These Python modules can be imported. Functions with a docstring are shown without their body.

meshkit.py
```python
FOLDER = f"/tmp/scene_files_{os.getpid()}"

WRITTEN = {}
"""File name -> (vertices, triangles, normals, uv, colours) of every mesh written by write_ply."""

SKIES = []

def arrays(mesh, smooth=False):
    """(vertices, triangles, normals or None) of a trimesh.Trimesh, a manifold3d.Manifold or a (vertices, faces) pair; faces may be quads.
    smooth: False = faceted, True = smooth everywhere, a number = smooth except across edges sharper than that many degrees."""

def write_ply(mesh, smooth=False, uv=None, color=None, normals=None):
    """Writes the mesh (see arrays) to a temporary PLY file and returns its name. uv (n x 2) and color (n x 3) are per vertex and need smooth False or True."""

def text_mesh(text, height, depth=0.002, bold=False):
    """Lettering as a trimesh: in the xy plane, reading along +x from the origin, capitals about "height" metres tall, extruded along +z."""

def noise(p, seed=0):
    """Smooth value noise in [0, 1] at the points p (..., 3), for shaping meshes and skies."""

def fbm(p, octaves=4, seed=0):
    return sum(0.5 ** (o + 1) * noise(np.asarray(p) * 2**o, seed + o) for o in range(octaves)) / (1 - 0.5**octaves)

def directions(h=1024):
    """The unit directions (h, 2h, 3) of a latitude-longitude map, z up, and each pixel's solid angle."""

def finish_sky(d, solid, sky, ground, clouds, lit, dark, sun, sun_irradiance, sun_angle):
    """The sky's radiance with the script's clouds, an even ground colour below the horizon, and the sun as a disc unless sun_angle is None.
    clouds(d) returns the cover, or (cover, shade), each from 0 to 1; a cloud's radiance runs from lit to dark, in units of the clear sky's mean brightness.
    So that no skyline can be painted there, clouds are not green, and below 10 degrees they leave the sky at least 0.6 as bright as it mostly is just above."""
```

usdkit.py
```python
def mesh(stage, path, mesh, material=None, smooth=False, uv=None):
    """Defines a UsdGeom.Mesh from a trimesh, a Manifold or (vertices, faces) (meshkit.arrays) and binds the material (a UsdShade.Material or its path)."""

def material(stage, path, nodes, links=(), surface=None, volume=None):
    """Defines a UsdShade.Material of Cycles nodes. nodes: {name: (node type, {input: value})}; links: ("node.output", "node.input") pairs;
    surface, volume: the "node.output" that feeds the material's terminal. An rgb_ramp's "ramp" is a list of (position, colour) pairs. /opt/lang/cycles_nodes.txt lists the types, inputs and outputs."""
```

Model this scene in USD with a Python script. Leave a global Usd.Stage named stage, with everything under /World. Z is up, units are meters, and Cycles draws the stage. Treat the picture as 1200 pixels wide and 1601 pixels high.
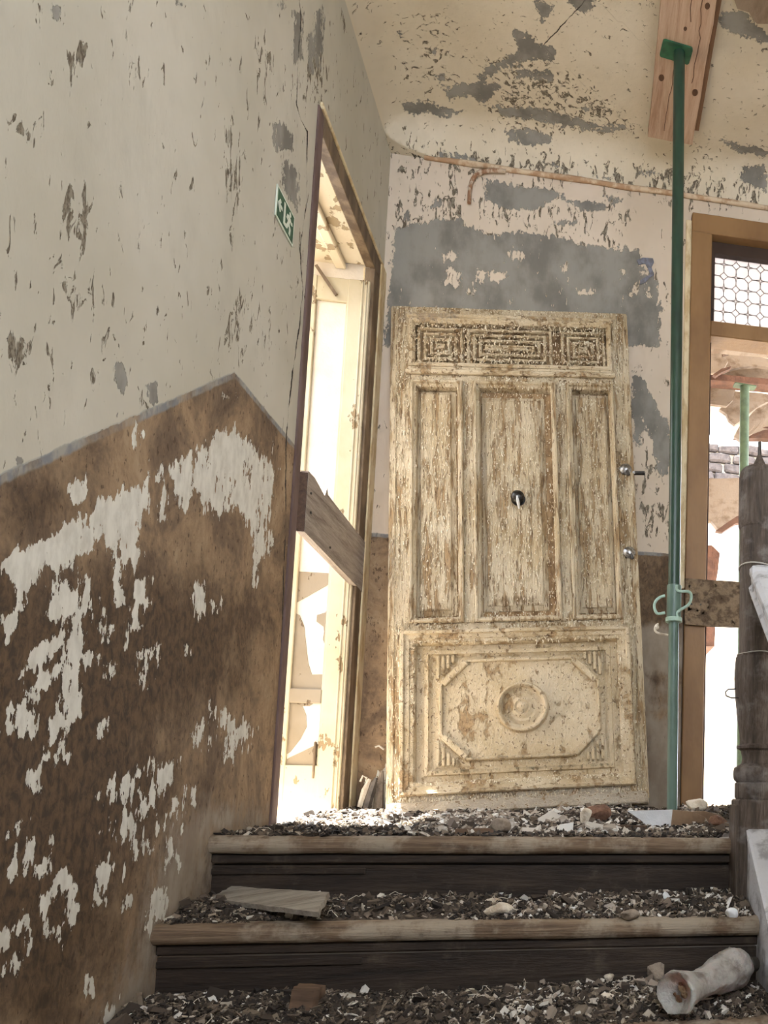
import math, numpy as np, trimesh, shapely, usdkit, meshkit
import shapely.geometry as sg
from shapely import affinity
from pxr import Usd, UsdGeom, UsdLux, UsdShade, Gf, Sdf, Vt

stage = Usd.Stage.CreateInMemory()
UsdGeom.SetStageUpAxis(stage, 'Z'); UsdGeom.SetStageMetersPerUnit(stage, 1.0)
UsdGeom.Xform.Define(stage, '/World')
RNG = np.random.default_rng(7)

def s(r, g, b):                                    # sRGB 0..255 -> linear
    c = np.array([r, g, b], float) / 255
    return tuple(np.where(c < 0.04045, c / 12.92, ((c + 0.055) / 1.055) ** 2.4))

# ------------------------------------------------------------------ camera
F_PX, CX, CY, YAW, PITCH, ROLL = 1248.53, 1140.59, 1128.89, 0.18043, 0.09468, 0.01427
EYE = np.array([0.90, 0.0, 0.11])
def cam_rows():
    cy, sy, cp, sp = math.cos(YAW), math.sin(YAW), math.cos(PITCH), math.sin(PITCH)
    fwd = np.array([sy * cp, cy * cp, sp]); right = np.array([cy, -sy, 0.0]); up = np.cross(right, fwd)
    c, q = math.cos(ROLL), math.sin(ROLL)
    return np.array([c * right + q * up, -(-q * right + c * up), fwd])
CAM = cam_rows()
camera = UsdGeom.Camera.Define(stage, '/World/camera')
AP = 36.0
camera.CreateHorizontalApertureAttr(AP)
camera.CreateVerticalApertureAttr(AP * 1601 / 1200)
camera.CreateFocalLengthAttr(F_PX / 1200 * AP)
camera.CreateHorizontalApertureOffsetAttr((600 - CX) / 1200 * AP)
camera.CreateVerticalApertureOffsetAttr((CY - 800.5) / 1200 * AP)
m = np.eye(4); m[0, :3] = CAM[0]; m[1, :3] = -CAM[1]; m[2, :3] = -CAM[2]; m[3, :3] = EYE
camera.AddTransformOp().Set(Gf.Matrix4d(*m.ravel().tolist()))
camera.CreateExposureAttr(1.7)

# ------------------------------------------------------------------ sky and sun
dome = UsdLux.DomeLight.Define(stage, '/World/sky')
dome.CreateIntensityAttr(1.0)
dome.CreateColorAttr(Gf.Vec3f(0.88, 0.95, 1.08))
sun = UsdLux.DistantLight.Define(stage, '/World/sun')
sun.CreateIntensityAttr(5.0); sun.CreateNormalizeAttr(True); sun.CreateAngleAttr(0.6); sun.CreateColorAttr(Gf.Vec3f(1.0, 0.95, 0.86))
def aim(prim, d):                                   # light travels along d (its local -z)
    d = np.array(d, float) / np.linalg.norm(d); z = -d
    x = np.cross([0, 1, 0.01], z); x /= np.linalg.norm(x); y = np.cross(z, x)
    k = np.eye(4); k[0, :3] = x; k[1, :3] = y; k[2, :3] = z
    prim.AddTransformOp().Set(Gf.Matrix4d(*k.ravel().tolist()))
aim(sun, (0.30, -0.04, -0.95))

# ------------------------------------------------------------------ helpers: pixels of the photograph to places on real planes
def ray(x, y): return CAM.T @ np.array([(x - CX) / F_PX, (y - CY) / F_PX, 1.0])
def at(x, y, axis, val):
    d = ray(x, y); t = (val - EYE[axis]) / d[axis]; return EYE + t * d
def project(p):
    q = (np.asarray(p, float) - EYE) @ CAM.T
    w = np.maximum(q[..., 2], 0.05)
    return np.stack([F_PX * q[..., 0] / w + CX, F_PX * q[..., 1] / w + CY], -1)

# ------------------------------------------------------------------ helpers: prims
_count = {}
def numbered(path):
    n = _count.get(path, 0); _count[path] = n + 1
    return path if n == 0 else f'{path}_{n:03d}'
def tag(prim, label=None, cat=None, group=None, kind=None):
    for k, v in (('label', label), ('category', cat), ('group', group), ('kind', kind)):
        if v: prim.SetCustomDataByKey(k, v)
    return prim
def thing(name, label=None, cat=None, loc=(0, 0, 0), rz=0, matrix=None, group=None, kind=None):
    x = UsdGeom.Xform.Define(stage, numbered('/World/' + name))
    if matrix is not None: x.AddTransformOp().Set(Gf.Matrix4d(*np.asarray(matrix).ravel().tolist()))
    else:
        x.AddTranslateOp().Set(Gf.Vec3d(*map(float, loc)))
        if rz: x.AddRotateZOp().Set(float(math.degrees(rz)))
    return tag(x.GetPrim(), label, cat, group, kind)
def obj(name, mesh, mat, parent=None, smooth=False, label=None, cat=None, group=None, kind=None, prim=None):
    if isinstance(mesh, list): mesh = cat_(mesh)
    path = numbered((str(parent.GetPath()) if parent else '/World') + '/' + name)
    mm = usdkit.mesh(stage, path, mesh, MAT[mat] if isinstance(mat, str) else mat, smooth=smooth)
    if prim:
        for k, v in prim.items():
            UsdGeom.PrimvarsAPI(mm).CreatePrimvar(k, Sdf.ValueTypeNames.FloatArray, 'vertex').Set(Vt.FloatArray.FromNumpy(np.asarray(v, np.float32)))
    return tag(mm.GetPrim(), label, cat, group, kind)
def cat_(l): return trimesh.util.concatenate([x if isinstance(x, trimesh.Trimesh) else trimesh.Trimesh(*x, process=False) for x in l])
def struct(name, mesh, mat, label=None, parent=None, cat=None, **k):
    return obj(name, mesh, mat, parent, label=label, cat=cat, kind=None if parent else 'structure', **k)

# ------------------------------------------------------------------ helpers: shapes
def box(x0, x1, y0, y1, z0, z1, c=0.0):
    """a box, its edges chamfered by c"""
    if c <= 0:
        return trimesh.creation.box(bounds=[[x0, y0, z0], [x1, y1, z1]])
    pts = []
    for sx, X in ((1, x0), (-1, x1)):
        for sy, Y in ((1, y0), (-1, y1)):
            for sz, Z in ((1, z0), (-1, z1)):
                pts += [(X, Y + sy * c, Z + sz * c), (X + sx * c, Y, Z + sz * c), (X + sx * c, Y + sy * c, Z)]
    return trimesh.convex.convex_hull(np.array(pts))
def prism(poly, h0, h1):
    gs = [g for g in getattr(poly, 'geoms', [poly]) if g.geom_type == 'Polygon' and g.area > 1e-9]
    out = []
    for g in gs:
        t = trimesh.creation.extrude_polygon(g, h1 - h0, engine='earcut'); t.apply_translation([0, 0, h0]); out.append(t)
    return cat_(out)
def tube(pts, r, n=12, closed_ends=True):
    pts = np.asarray(pts, float); r = np.broadcast_to(r, (len(pts),)).astype(float)
    t = np.gradient(pts, axis=0); t /= np.linalg.norm(t, axis=1)[:, None]
    ref = np.array([0, 0, 1.0]) if abs(t[0, 2]) < 0.9 else np.array([1.0, 0, 0])
    a = np.cross(t[0], ref); a /= np.linalg.norm(a); V = []
    for i in range(len(pts)):
        a = a - t[i] * (a @ t[i]); a /= np.linalg.norm(a); b = np.cross(t[i], a)
        th = np.linspace(0, 2 * np.pi, n, endpoint=False)
        V.append(pts[i] + r[i] * (np.cos(th)[:, None] * a + np.sin(th)[:, None] * b))
    V = np.vstack(V); Fc = []
    for i in range(len(pts) - 1):
        for j in range(n):
            k = (j + 1) % n; p, q, u, w = i * n + j, i * n + k, (i + 1) * n + k, (i + 1) * n + j
            Fc += [(p, q, u), (p, u, w)]
    if closed_ends:
        V = np.vstack([V, pts[0], pts[-1]]); e = len(V) - 2
        for j in range(n):
            k = (j + 1) % n; Fc += [(e, k, j), (e + 1, (len(pts) - 1) * n + j, (len(pts) - 1) * n + k)]
    return trimesh.Trimesh(V, Fc, process=False)
def lathe(prof, n=40, center=(0, 0)):
    """prof: (radius, z) from bottom to top"""
    prof = np.array(prof, float); th = np.linspace(0, 2 * np.pi, n, endpoint=False); V, Fc = [], []
    for r, z in prof: V.append(np.stack([center[0] + r * np.cos(th), center[1] + r * np.sin(th), np.full(n, z)], 1))
    for i in range(len(prof) - 1):
        for j in range(n):
            k = (j + 1) % n; p, q, u, w = i * n + j, i * n + k, (i + 1) * n + k, (i + 1) * n + j
            Fc += [(p, q, u), (p, u, w)]
    V = np.vstack(V + [[[center[0], center[1], prof[0, 1]], [center[0], center[1], prof[-1, 1]]]]); e = len(V) - 2
    for j in range(n):
        k = (j + 1) % n; Fc += [(e, k, j), (e + 1, (len(prof) - 1) * n + j, (len(prof) - 1) * n + k)]
    return trimesh.Trimesh(V, Fc, process=False)
def ring_moulding(poly, prof):
    """a mitred moulding round a convex polygon (counter-clockwise (u,v) corners); prof: (distance inward, height)"""
    P = np.array(poly, float); n = len(P); e = np.roll(P, -1, 0) - P; e /= np.linalg.norm(e, axis=1)[:, None]
    nin = np.stack([-e[:, 1], e[:, 0]], 1); prev = np.roll(nin, 1, 0)
    mit = (prev + nin) / (1 + (prev * nin).sum(1))[:, None]
    V = np.vstack([np.hstack([P + mit * d, np.full((n, 1), w)]) for d, w in prof]); Fc = []
    for i in range(len(prof) - 1):
        for j in range(n):
            k = (j + 1) % n; p, q, u, w = i * n + j, i * n + k, (i + 1) * n + k, (i + 1) * n + j
            Fc += [(p, q, u), (p, u, w)]
    Vx, Fx = [], []
    for f in Fc: Fx.append((len(Vx), len(Vx) + 1, len(Vx) + 2)); Vx += [V[f[0]], V[f[1]], V[f[2]]]
    return trimesh.Trimesh(np.array(Vx), Fx, process=False)
def rect(u0, v0, u1, v1): return [(u0, v0), (u1, v0), (u1, v1), (u0, v1)]
def lump(size, seed, sub=2, rough=0.35, flat=0.25):
    """an irregular broken piece"""
    t = trimesh.creation.icosphere(sub); r = np.random.default_rng(seed); v = t.vertices
    for _ in range(7):                                # facets struck off
        d = r.normal(size=3); d /= np.linalg.norm(d); h = r.uniform(0.45, 0.8)
        k = v @ d; v = v - np.maximum(k - h, 0)[:, None] * d
    v = v * (1 + rough * (meshkit.fbm(v * 1.7 + seed, 3, seed) - 0.5))[:, None]
    v = v * np.array(size); v[:, 2] -= v[:, 2].min()
    return trimesh.Trimesh(v, t.faces, process=False)
def rough_plank(L, W, T, seed, jag=(0, 0), n=24, warp=0.0, edge=0.0):
    """a sawn board along x (0..L), width y, thickness z, its ends jagged and edges slightly uneven"""
    r = np.random.default_rng(seed)
    ys = np.linspace(0, W, 9); e0 = r.uniform(0, jag[0], 9); e1 = L - r.uniform(0, jag[1], 9)
    xs = np.linspace(0, L, n)
    low = [(x, edge * (meshkit.noise(np.array([x * 9, 3.1, seed])) - .5)) for x in xs[1:-1]]
    high = [(x, W + edge * (meshkit.noise(np.array([x * 9, 7.7, seed])) - .5)) for x in xs[1:-1]]
    pts = [(e0[0], 0)] + low + [(a, b) for a, b in zip(e1, ys)] + high[::-1] + [(a, b) for a, b in list(zip(e0, ys))[::-1][:-1]]
    pg = sg.Polygon(pts).buffer(0)
    t = prism(pg, 0, T)
    if warp: t = t.subdivide_to_size(0.05); t.vertices[:, 2] += warp * np.sin(t.vertices[:, 0] / L * np.pi)
    return t
def place(t, loc=(0, 0, 0), rot=(0, 0, 0)):
    t = t.copy(); t.apply_transform(trimesh.transformations.euler_matrix(*rot)); t.apply_translation(loc); return t
def map_axes(t, fx, fy, fz, o=(0, 0, 0)):
    """local x, y, z run along the world vectors fx, fy, fz from o"""
    t = t.copy(); t.vertices = np.array(o) + t.vertices @ np.array([fx, fy, fz], float)
    if np.linalg.det(np.array([fx, fy, fz], float)) < 0: t.invert()
    return t

# ------------------------------------------------------------------ helpers: procedural materials
MAT = {}
class G:
    """a small builder of Cycles node graphs"""
    def __init__(g, name):
        g.name, g.n, g.l, g.i = name, {}, [], 0
        g.n['geo'] = ('geometry', {}); g.pos = 'geo.position'
    def add(g, kind, **inp):
        g.i += 1; k = f'{kind}_{g.i}'; const = {}
        for a, v in inp.items():
            if isinstance(v, str) and '.' in v: g.l.append((v, f'{k}.{a}'))
            else: const[a] = v
        g.n[k] = (kind, const); return k
    def vec(g, scale=(1, 1, 1), loc=(0, 0, 0), src=None): return g.add('mapping', vector=src or g.pos, scale=scale, location=loc) + '.vector'
    def noise(g, scale, stretch=(1, 1, 1), detail=4, rough=0.55, dist=0.0, loc=(0, 0, 0), src=None):
        return g.add('noise_texture', vector=g.vec(stretch, loc, src), scale=scale, detail=float(detail), roughness=rough, distortion=dist) + '.fac'
    def attr(g, name): return g.add('attribute', attribute=name) + '.fac'
    def math(g, op, a, b=0.0, c=0.0): return g.add('math', math_type=op.lower(), value1=a, value2=b, value3=c) + '.value'
    def step(g, v, lo, hi, a=0.0, b=1.0): return g.add('map_range', range_type='smoothstep', value=v, from_min=lo, from_max=hi, to_min=a, to_max=b) + '.result'
    def mix(g, f, a, b, how='mix'): return g.add('mix', mix_type=how, fac=f, color1=a, color2=b) + '.color'
    def ramp(g, f, stops): return g.add('rgb_ramp', fac=f, ramp=stops) + '.color'
    def sepz(g, k='z'): return g.add('separate_xyz', vector=g.pos) + '.' + k
    def bump(g, h, dist=0.01, strength=1.0, normal=None):
        kw = dict(height=h, distance=dist, strength=strength)
        if normal: kw['normal'] = normal
        return g.add('bump', **kw) + '.normal'
    def done(g, color, rough=0.8, normal=None, **kw):
        p = dict(base_color=color, roughness=rough, **kw)
        if normal: p['normal'] = normal
        b = g.add('principled_bsdf', **p)
        names = {k: v[1].pop('attribute') for k, v in g.n.items() if v[0] == 'attribute'}
        MAT[g.name] = usdkit.material(stage, '/World/Looks/' + g.name, g.n, g.l, surface=b + '.BSDF')
        for k, a in names.items():                    # an attribute's name must be of type string
            UsdShade.Shader.Get(stage, f'/World/Looks/{g.name}/{k}').CreateInput('attribute', Sdf.ValueTypeNames.String).Set(a)
        return MAT[g.name]
def plain(name, col, rough=0.7, var=0.12, scale=12, stretch=(1, 1, 1), bump=0.002, bscale=60, col2=None, lo=.35, hi=.7, **kw):
    g = G(name); c2 = col2 if col2 is not None else tuple(np.array(col) * (1 - 2.2 * var))
    n = g.noise(scale, stretch, 5, .6); c = g.mix(g.step(n, lo, hi), tuple(col), tuple(c2))
    nb = g.noise(bscale, stretch, 4, .6)
    return g.done(c, rough, g.bump(nb, bump), **kw)

# ---- left wall: limewash above, brown dado below, layers of paint lost where the attributes say
def wall_look(name, up_a, up_b, speck, cream=None):
    g = G(name)
    coarse = g.noise(1.6, (1, 1, 1), 4, .6); mid = g.noise(7, (1, 1, .6), 5, .6); fine = g.noise(38, (1, 1, .45), 5, .62)
    vfine = g.noise(130, (1, 1, .5), 3, .6)
    up = g.mix(g.step(coarse, .3, .7), up_a, up_b)
    up = g.mix(g.step(mid, .52, .72, 0, .35), up, tuple(np.array(up_b) * .82))
    # small losses of limewash
    sp = g.math('ADD', g.noise(42, (1, 1, .34), 4, .66, .8, loc=(3, 5, 1)), g.math('MULTIPLY', g.attr('speck'), .11))
    sp = g.step(g.math('ADD', sp, g.math('MULTIPLY', g.noise(7, (1, 1, .5), 3, loc=(9, 2, 4)), .16)), speck, speck + .03)
    up = g.mix(sp, up, g.mix(g.step(vfine, .4, .6), s(98, 88, 74), s(138, 130, 114)))
    def patch(att, amp, scale_noise, edge=.9):
        v = g.math('ADD', g.attr(att), g.math('MULTIPLY', g.math('SUBTRACT', scale_noise, .5), amp))
        return g.step(v, -edge, edge)
    gp = patch('grey', 44, g.math('ADD', g.math('MULTIPLY', fine, .6), g.math('MULTIPLY', g.noise(80, (1, 1, .6), 4, .65, loc=(4, 4, 1)), .4)))
    gp = g.math('MULTIPLY', gp, g.math('SUBTRACT', 1.0, g.step(g.noise(48, (1, 1, .32), 4, .64, loc=(7, 7, 2)), .66, .69)))
    up = g.mix(gp, up, g.mix(g.step(mid, .4, .65), s(150, 147, 139), s(122, 119, 112)))
    # dado
    dn = g.noise(5.0, (1, 1, .8), 7, .70, .6, loc=(1, 8, 3)); dn2 = g.noise(60, (1, 1, .62), 5, .68, .5)
    br = g.ramp(g.math('ADD', dn, g.math('MULTIPLY', g.math('SUBTRACT', dn2, .5), .22)), [(.28, s(84, 71, 60)), (.44, s(120, 101, 82)), (.56, s(154, 130, 103)), (.70, s(174, 152, 124))])
    br = g.mix(patch('grime', 190, g.noise(9, (1, 1, .6), 6, .7, loc=(4, 4, 8)), 70), br, g.mix(g.step(dn2, .35, .65), s(70, 58, 47), s(104, 84, 63)))
    br = g.mix(g.step(g.noise(75, (1, 1, .5), 4, .6, loc=(2, 2, 2)), .60, .66, 0, .7), br, s(72, 56, 44))
    br = g.mix(patch('plaster', 120, fine, 30), br, g.mix(g.step(mid, .35, .65), s(138, 124, 108), s(166, 154, 138)))
    wn = g.math('ADD', g.math('MULTIPLY', g.noise(22, (1, 1, .45), 5, .66, loc=(6, 1, 7)), .6), g.math('MULTIPLY', g.noise(62, (1, 1, .42), 4, .6, loc=(2, 9, 5)), .4))
    wp = patch('white', 118, wn, .8)
    wp2 = g.step(g.math('ADD', g.noise(26, (1, 1, .28), 4, .6, loc=(12, 3, 6)), g.math('MULTIPLY', g.attr('flecks'), .13)), .735, .75)
    wp = g.math('MAXIMUM', wp, wp2)
    br = g.mix(wp, br, g.mix(g.step(fine, .35, .7), s(222, 219, 208), s(200, 196, 184)))
    dado = g.math('ADD', g.attr('dado'), g.math('MULTIPLY', g.math('SUBTRACT', fine, .5), .012))
    isd = g.step(dado, -.001, .001)
    c = g.mix(isd, up, br)
    band = g.math('MULTIPLY', g.step(dado, -.004, -.001), g.math('SUBTRACT', 1.0, g.step(dado, .010, .016)))
    c = g.mix(g.math('MULTIPLY', band, g.step(mid, .38, .55, .2, .9)), c, g.mix(g.step(fine, .4, .6), s(128, 132, 136), s(160, 158, 150)))
    ck = g.math('ABSOLUTE', g.math('ADD', g.attr('crack'), g.math('MULTIPLY', g.math('SUBTRACT', fine, .5), 5.0)))
    ckm = g.math('SUBTRACT', 1.0, g.step(g.math('ADD', ck, g.math('MULTIPLY', g.step(g.noise(9, (1, 1, 1), 3), .42, .62), .8)), .45, 1.05))
    c = g.mix(ckm, c, s(62, 56, 52))
    h = g.math('ADD', g.math('MULTIPLY', g.math('MAXIMUM', g.math('MULTIPLY', wp, isd), g.math('MAXIMUM', sp, gp)), -.5), g.math('MULTIPLY', fine, .30))
    h = g.math('ADD', g.math('ADD', h, g.math('MULTIPLY', coarse, 2.0)), g.math('MULTIPLY', ckm, -2.0))
    return g.done(c, .85, g.bump(h, .006, .8), specular_ior_level=.25)
wall_look('limewash_left', s(201, 196, 182), s(186, 181, 165), .715)
wall_look('limewash_back', s(220, 206, 188), s(208, 193, 172), .715)
wall_look('limewash_ceiling', s(224, 214, 194), s(210, 198, 174), .72)

# ---- woods, metals and the rest
def wood_look(name, stops, stretch=(9, 9, .8), scale=6, rough=.7, bump=.004, knots=False, dust=None):
    g = G(name); src = g.add('texture_coordinate') + '.object'
    n = g.noise(scale, stretch, 6, .65, .6, src=src); f = g.noise(scale * 7, stretch, 4, .6, src=src)
    c = g.ramp(g.math('ADD', n, g.math('MULTIPLY', g.math('SUBTRACT', f, .5), .35)), stops)
    if dust:
        d = g.noise(9, (1, 1, 1), 5, .65, loc=(5, 2, 2)); c = g.mix(g.step(d, dust[1], dust[1] + .16, 0, dust[2]), c, dust[0])
    return g.done(c, rough, g.bump(g.math('ADD', n, g.math('MULTIPLY', f, .6)), bump), specular_ior_level=.3)
# flaking cream paint on the big door; local coordinates: x across, y up
def door_look(name, stretch, wood=.50, c1=s(212, 197, 170), c2=s(193, 173, 139)):
    g = G(name); src = g.add('texture_coordinate') + '.object'
    a = g.noise(26, stretch, 6, .68, .5, src=src); b = g.noise(90, stretch, 4, .62, .4, src=src, loc=(3, 1, 2)); d = g.noise(4, (1, 1, 1), 5, .62, src=src, loc=(1, 7, 1))
    st = g.noise(16, (stretch[0], stretch[1] * .35, 1), 5, .65, .3, src=src, loc=(8, 2, 2))
    paint = g.mix(g.step(d, .35, .65), c1, c2)
    paint = g.mix(g.step(b, .50, .62, 0, .55), paint, s(236, 224, 196))
    w = g.math('ADD', g.math('MULTIPLY', a, .60), g.math('ADD', g.math('MULTIPLY', st, .30), g.math('MULTIPLY', d, .13)))
    lost = g.step(w, wood, wood + .075)
    c = g.mix(g.math('MULTIPLY', lost, .85), paint, g.mix(g.step(b, .35, .65), s(178, 148, 108), s(132, 104, 72)))
    cr = g.step(b, .575, .635)
    c = g.mix(g.math('MULTIPLY', cr, .8), c, s(110, 82, 52))
    sx, sy = g.add('separate_xyz', vector=src) , None; su, sv = sx + '.x', sx + '.y'
    def zone(u0, u1, v0, v1, soft=.012):
        q = g.math('MULTIPLY', g.math('MULTIPLY', g.step(su, u0 - soft, u0 + soft), g.step(su, u1 + soft, u1 - soft)), g.math('MULTIPLY', g.step(sv, v0 - soft, v0 + soft), g.step(sv, v1 + soft, v1 - soft)))
        return g.step(g.math('MULTIPLY', q, g.math('ADD', g.math('MULTIPLY', a, .9), g.math('ADD', g.math('MULTIPLY', b, .9), g.math('MULTIPLY', st, .5)))), .92, 1.36)
    c = g.mix(g.math('MULTIPLY', zone(.15, .86, .148, .182, .022), .8), c, s(96, 92, 70))
    c = g.mix(g.math('MULTIPLY', zone(.39, .59, .812, .880, .03), .9), c, s(124, 100, 70))
    c = g.mix(g.math('MULTIPLY', zone(.36, .62, .776, .806, .012), .85), c, s(104, 82, 56))
    c = g.mix(g.math('MULTIPLY', zone(.26, .75, .190, .235, .03), .6), c, s(168, 158, 138))
    c = g.mix(g.math('MULTIPLY', zone(.0, .30, 2.04, 2.15, .05), .5), c, s(176, 166, 150))
    h = g.math('ADD', g.math('ADD', g.math('MULTIPLY', a, .8), g.math('MULTIPLY', b, .45)), g.math('MULTIPLY', lost, -.35))
    return g.done(c, .72, g.bump(h, .016, 1.0), specular_ior_level=.3)
plain('recess_brown', s(170, 142, 106), .85, col2=s(124, 98, 68), scale=30, stretch=(1, 1, .4), lo=.4, hi=.62, bump=.006)  # brown for the door groove floors, panel recesses and back board
door_look('flaking_paint_upright', (2.0, .26, 1), .508)
door_look('flaking_paint_level', (.8, .8, 1), .522)
door_look('flaking_paint_plain', (1, .6, 1), .545, s(214, 197, 168), s(199, 179, 144))
door_look('flaking_paint_grey', (.7, .9, 1), .55, s(198, 188, 170), s(178, 164, 144))
plain('paint_flake', s(236, 228, 208), .7, col2=s(206, 184, 148), scale=40)
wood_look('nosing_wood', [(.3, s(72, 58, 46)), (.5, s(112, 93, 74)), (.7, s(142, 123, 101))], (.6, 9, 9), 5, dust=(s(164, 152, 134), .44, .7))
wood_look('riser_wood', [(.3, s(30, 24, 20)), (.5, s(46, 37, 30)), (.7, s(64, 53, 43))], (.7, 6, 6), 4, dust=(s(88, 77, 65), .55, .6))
wood_look('newel_wood', [(.3, s(58, 50, 44)), (.5, s(84, 73, 64)), (.7, s(112, 101, 92))], (6, 6, .7), 6, dust=(s(150, 144, 140), .50, .5))
wood_look('pine_plank', [(.30, s(166, 132, 108)), (.5, s(194, 164, 140)), (.7, s(208, 182, 160))], (8, .55, 8), 4, rough=.75)
wood_look('pine_dark', [(.3, s(98, 72, 52)), (.6, s(132, 100, 74))], (8, .55, 8), 4)
plain('knot', s(96, 66, 44), .8, scale=60)
wood_look('weathered_grey', [(.3, s(136, 124, 114)), (.5, s(168, 157, 147)), (.7, s(190, 180, 170))], (8, .6, 8), 7, rough=.85, bump=.006)
wood_look('weathered_dark', [(.3, s(56, 42, 34)), (.7, s(92, 72, 58))], (8, 8, 8), 7)
wood_look('grey_plank', [(.3, s(116, 108, 97)), (.5, s(150, 142, 130)), (.7, s(172, 164, 150))], (.7, 7, 7), 5)
plain('frame_brown', s(150, 115, 74), .55, col2=s(128, 95, 60), scale=5, stretch=(1, 1, .4), bump=.001)
plain('frame_brown_dark', s(64, 46, 34), .7, scale=8)
plain('casing_purple', s(112, 92, 88), .7, col2=s(84, 64, 58), scale=14, stretch=(1, 1, .3))
plain('casing_brown', s(124, 106, 84), .7, col2=s(92, 76, 58), scale=18, stretch=(1, 1, .3), lo=.4, hi=.6)
plain('casing_cream', s(224, 208, 172), .65, col2=s(196, 172, 130), scale=22, stretch=(1, 1, .4), lo=.45, hi=.62)
def peel_cream(name, a, b, under, thr=.6):
    g = G(name); n = g.noise(16, (1, 1, .5), 6, .65); k = g.noise(3, (1, 1, 1), 4)
    lost = g.step(g.math('ADD', n, g.math('MULTIPLY', k, .12)), thr, thr + .02)
    c = g.mix(lost, g.mix(g.step(k, .35, .65), a, b), under)
    return g.done(c, .75, g.bump(g.math('SUBTRACT', g.math('MULTIPLY', n, .3), g.math('MULTIPLY', lost, .5)), .005))
peel_cream('leaf_cream', s(190, 180, 156), s(176, 163, 134), s(130, 110, 80), .67)
peel_cream('leaf_panel', s(140, 129, 112), s(128, 115, 95), s(104, 86, 64), .67)
peel_cream('soffit_cream', s(226, 217, 196), s(214, 200, 172), s(164, 146, 116), .62)
plain('room_white', s(214, 206, 192), .85, col2=s(200, 188, 170), scale=3)
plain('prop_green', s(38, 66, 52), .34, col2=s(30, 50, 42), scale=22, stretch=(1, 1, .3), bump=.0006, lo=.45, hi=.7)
plain('prop_green_lit', s(94, 118, 107), .4, col2=s(76, 98, 88), scale=22, stretch=(1, 1, .3), bump=.0006, lo=.45, hi=.7)  # paler copy of the prop green: light on the lower tube put into colour
plain('prop_plate', s(44, 100, 66), .5, col2=s(34, 76, 52), scale=30)
plain('prop_mint', s(176, 204, 190), .45, col2=s(150, 178, 164), scale=40)
plain('pale_green', s(84, 104, 76), .5, col2=s(66, 84, 62), scale=20)
plain('iron', s(60, 58, 56), .45, col2=s(90, 84, 78), scale=60, metallic=.8)
plain('black_iron', s(22, 20, 18), .3, col2=s(34, 30, 28), scale=60)
plain('chrome', s(196, 198, 200), .3, col2=s(120, 116, 110), scale=90, metallic=.9)
plain('rust', s(128, 84, 56), .8, col2=s(150, 112, 84), scale=60)
plain('moulding', s(176, 142, 110), .8, col2=s(214, 194, 166), scale=16, lo=.42, hi=.6)
plain('board_rough', s(142, 122, 98), .9, col2=s(98, 80, 62), scale=30, lo=.42, hi=.6, bump=.008)
plain('bottle', s(186, 182, 176), .36, col2=s(112, 102, 92), scale=20, lo=.44, hi=.66, bump=.016, bscale=22, transmission_weight=.25, subsurface_weight=.15, subsurface_scale=.02)
plain('bottle_dirt', s(92, 62, 40), .9, col2=s(150, 128, 100), scale=60, lo=.45, hi=.6)
plain('bottle_cap', s(58, 52, 44), .6, scale=40)
plain('white_paint', s(196, 196, 198), .7, col2=s(150, 148, 148), scale=22, lo=.5, hi=.68, bump=.003)
plain('rail_shadow', s(110, 104, 104), .7, scale=30)
plain('card_white', s(226, 228, 230), .7, col2=s(204, 206, 208), scale=6)
plain('card_brown', s(142, 118, 94), .85, col2=s(112, 90, 70), scale=9)
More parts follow.
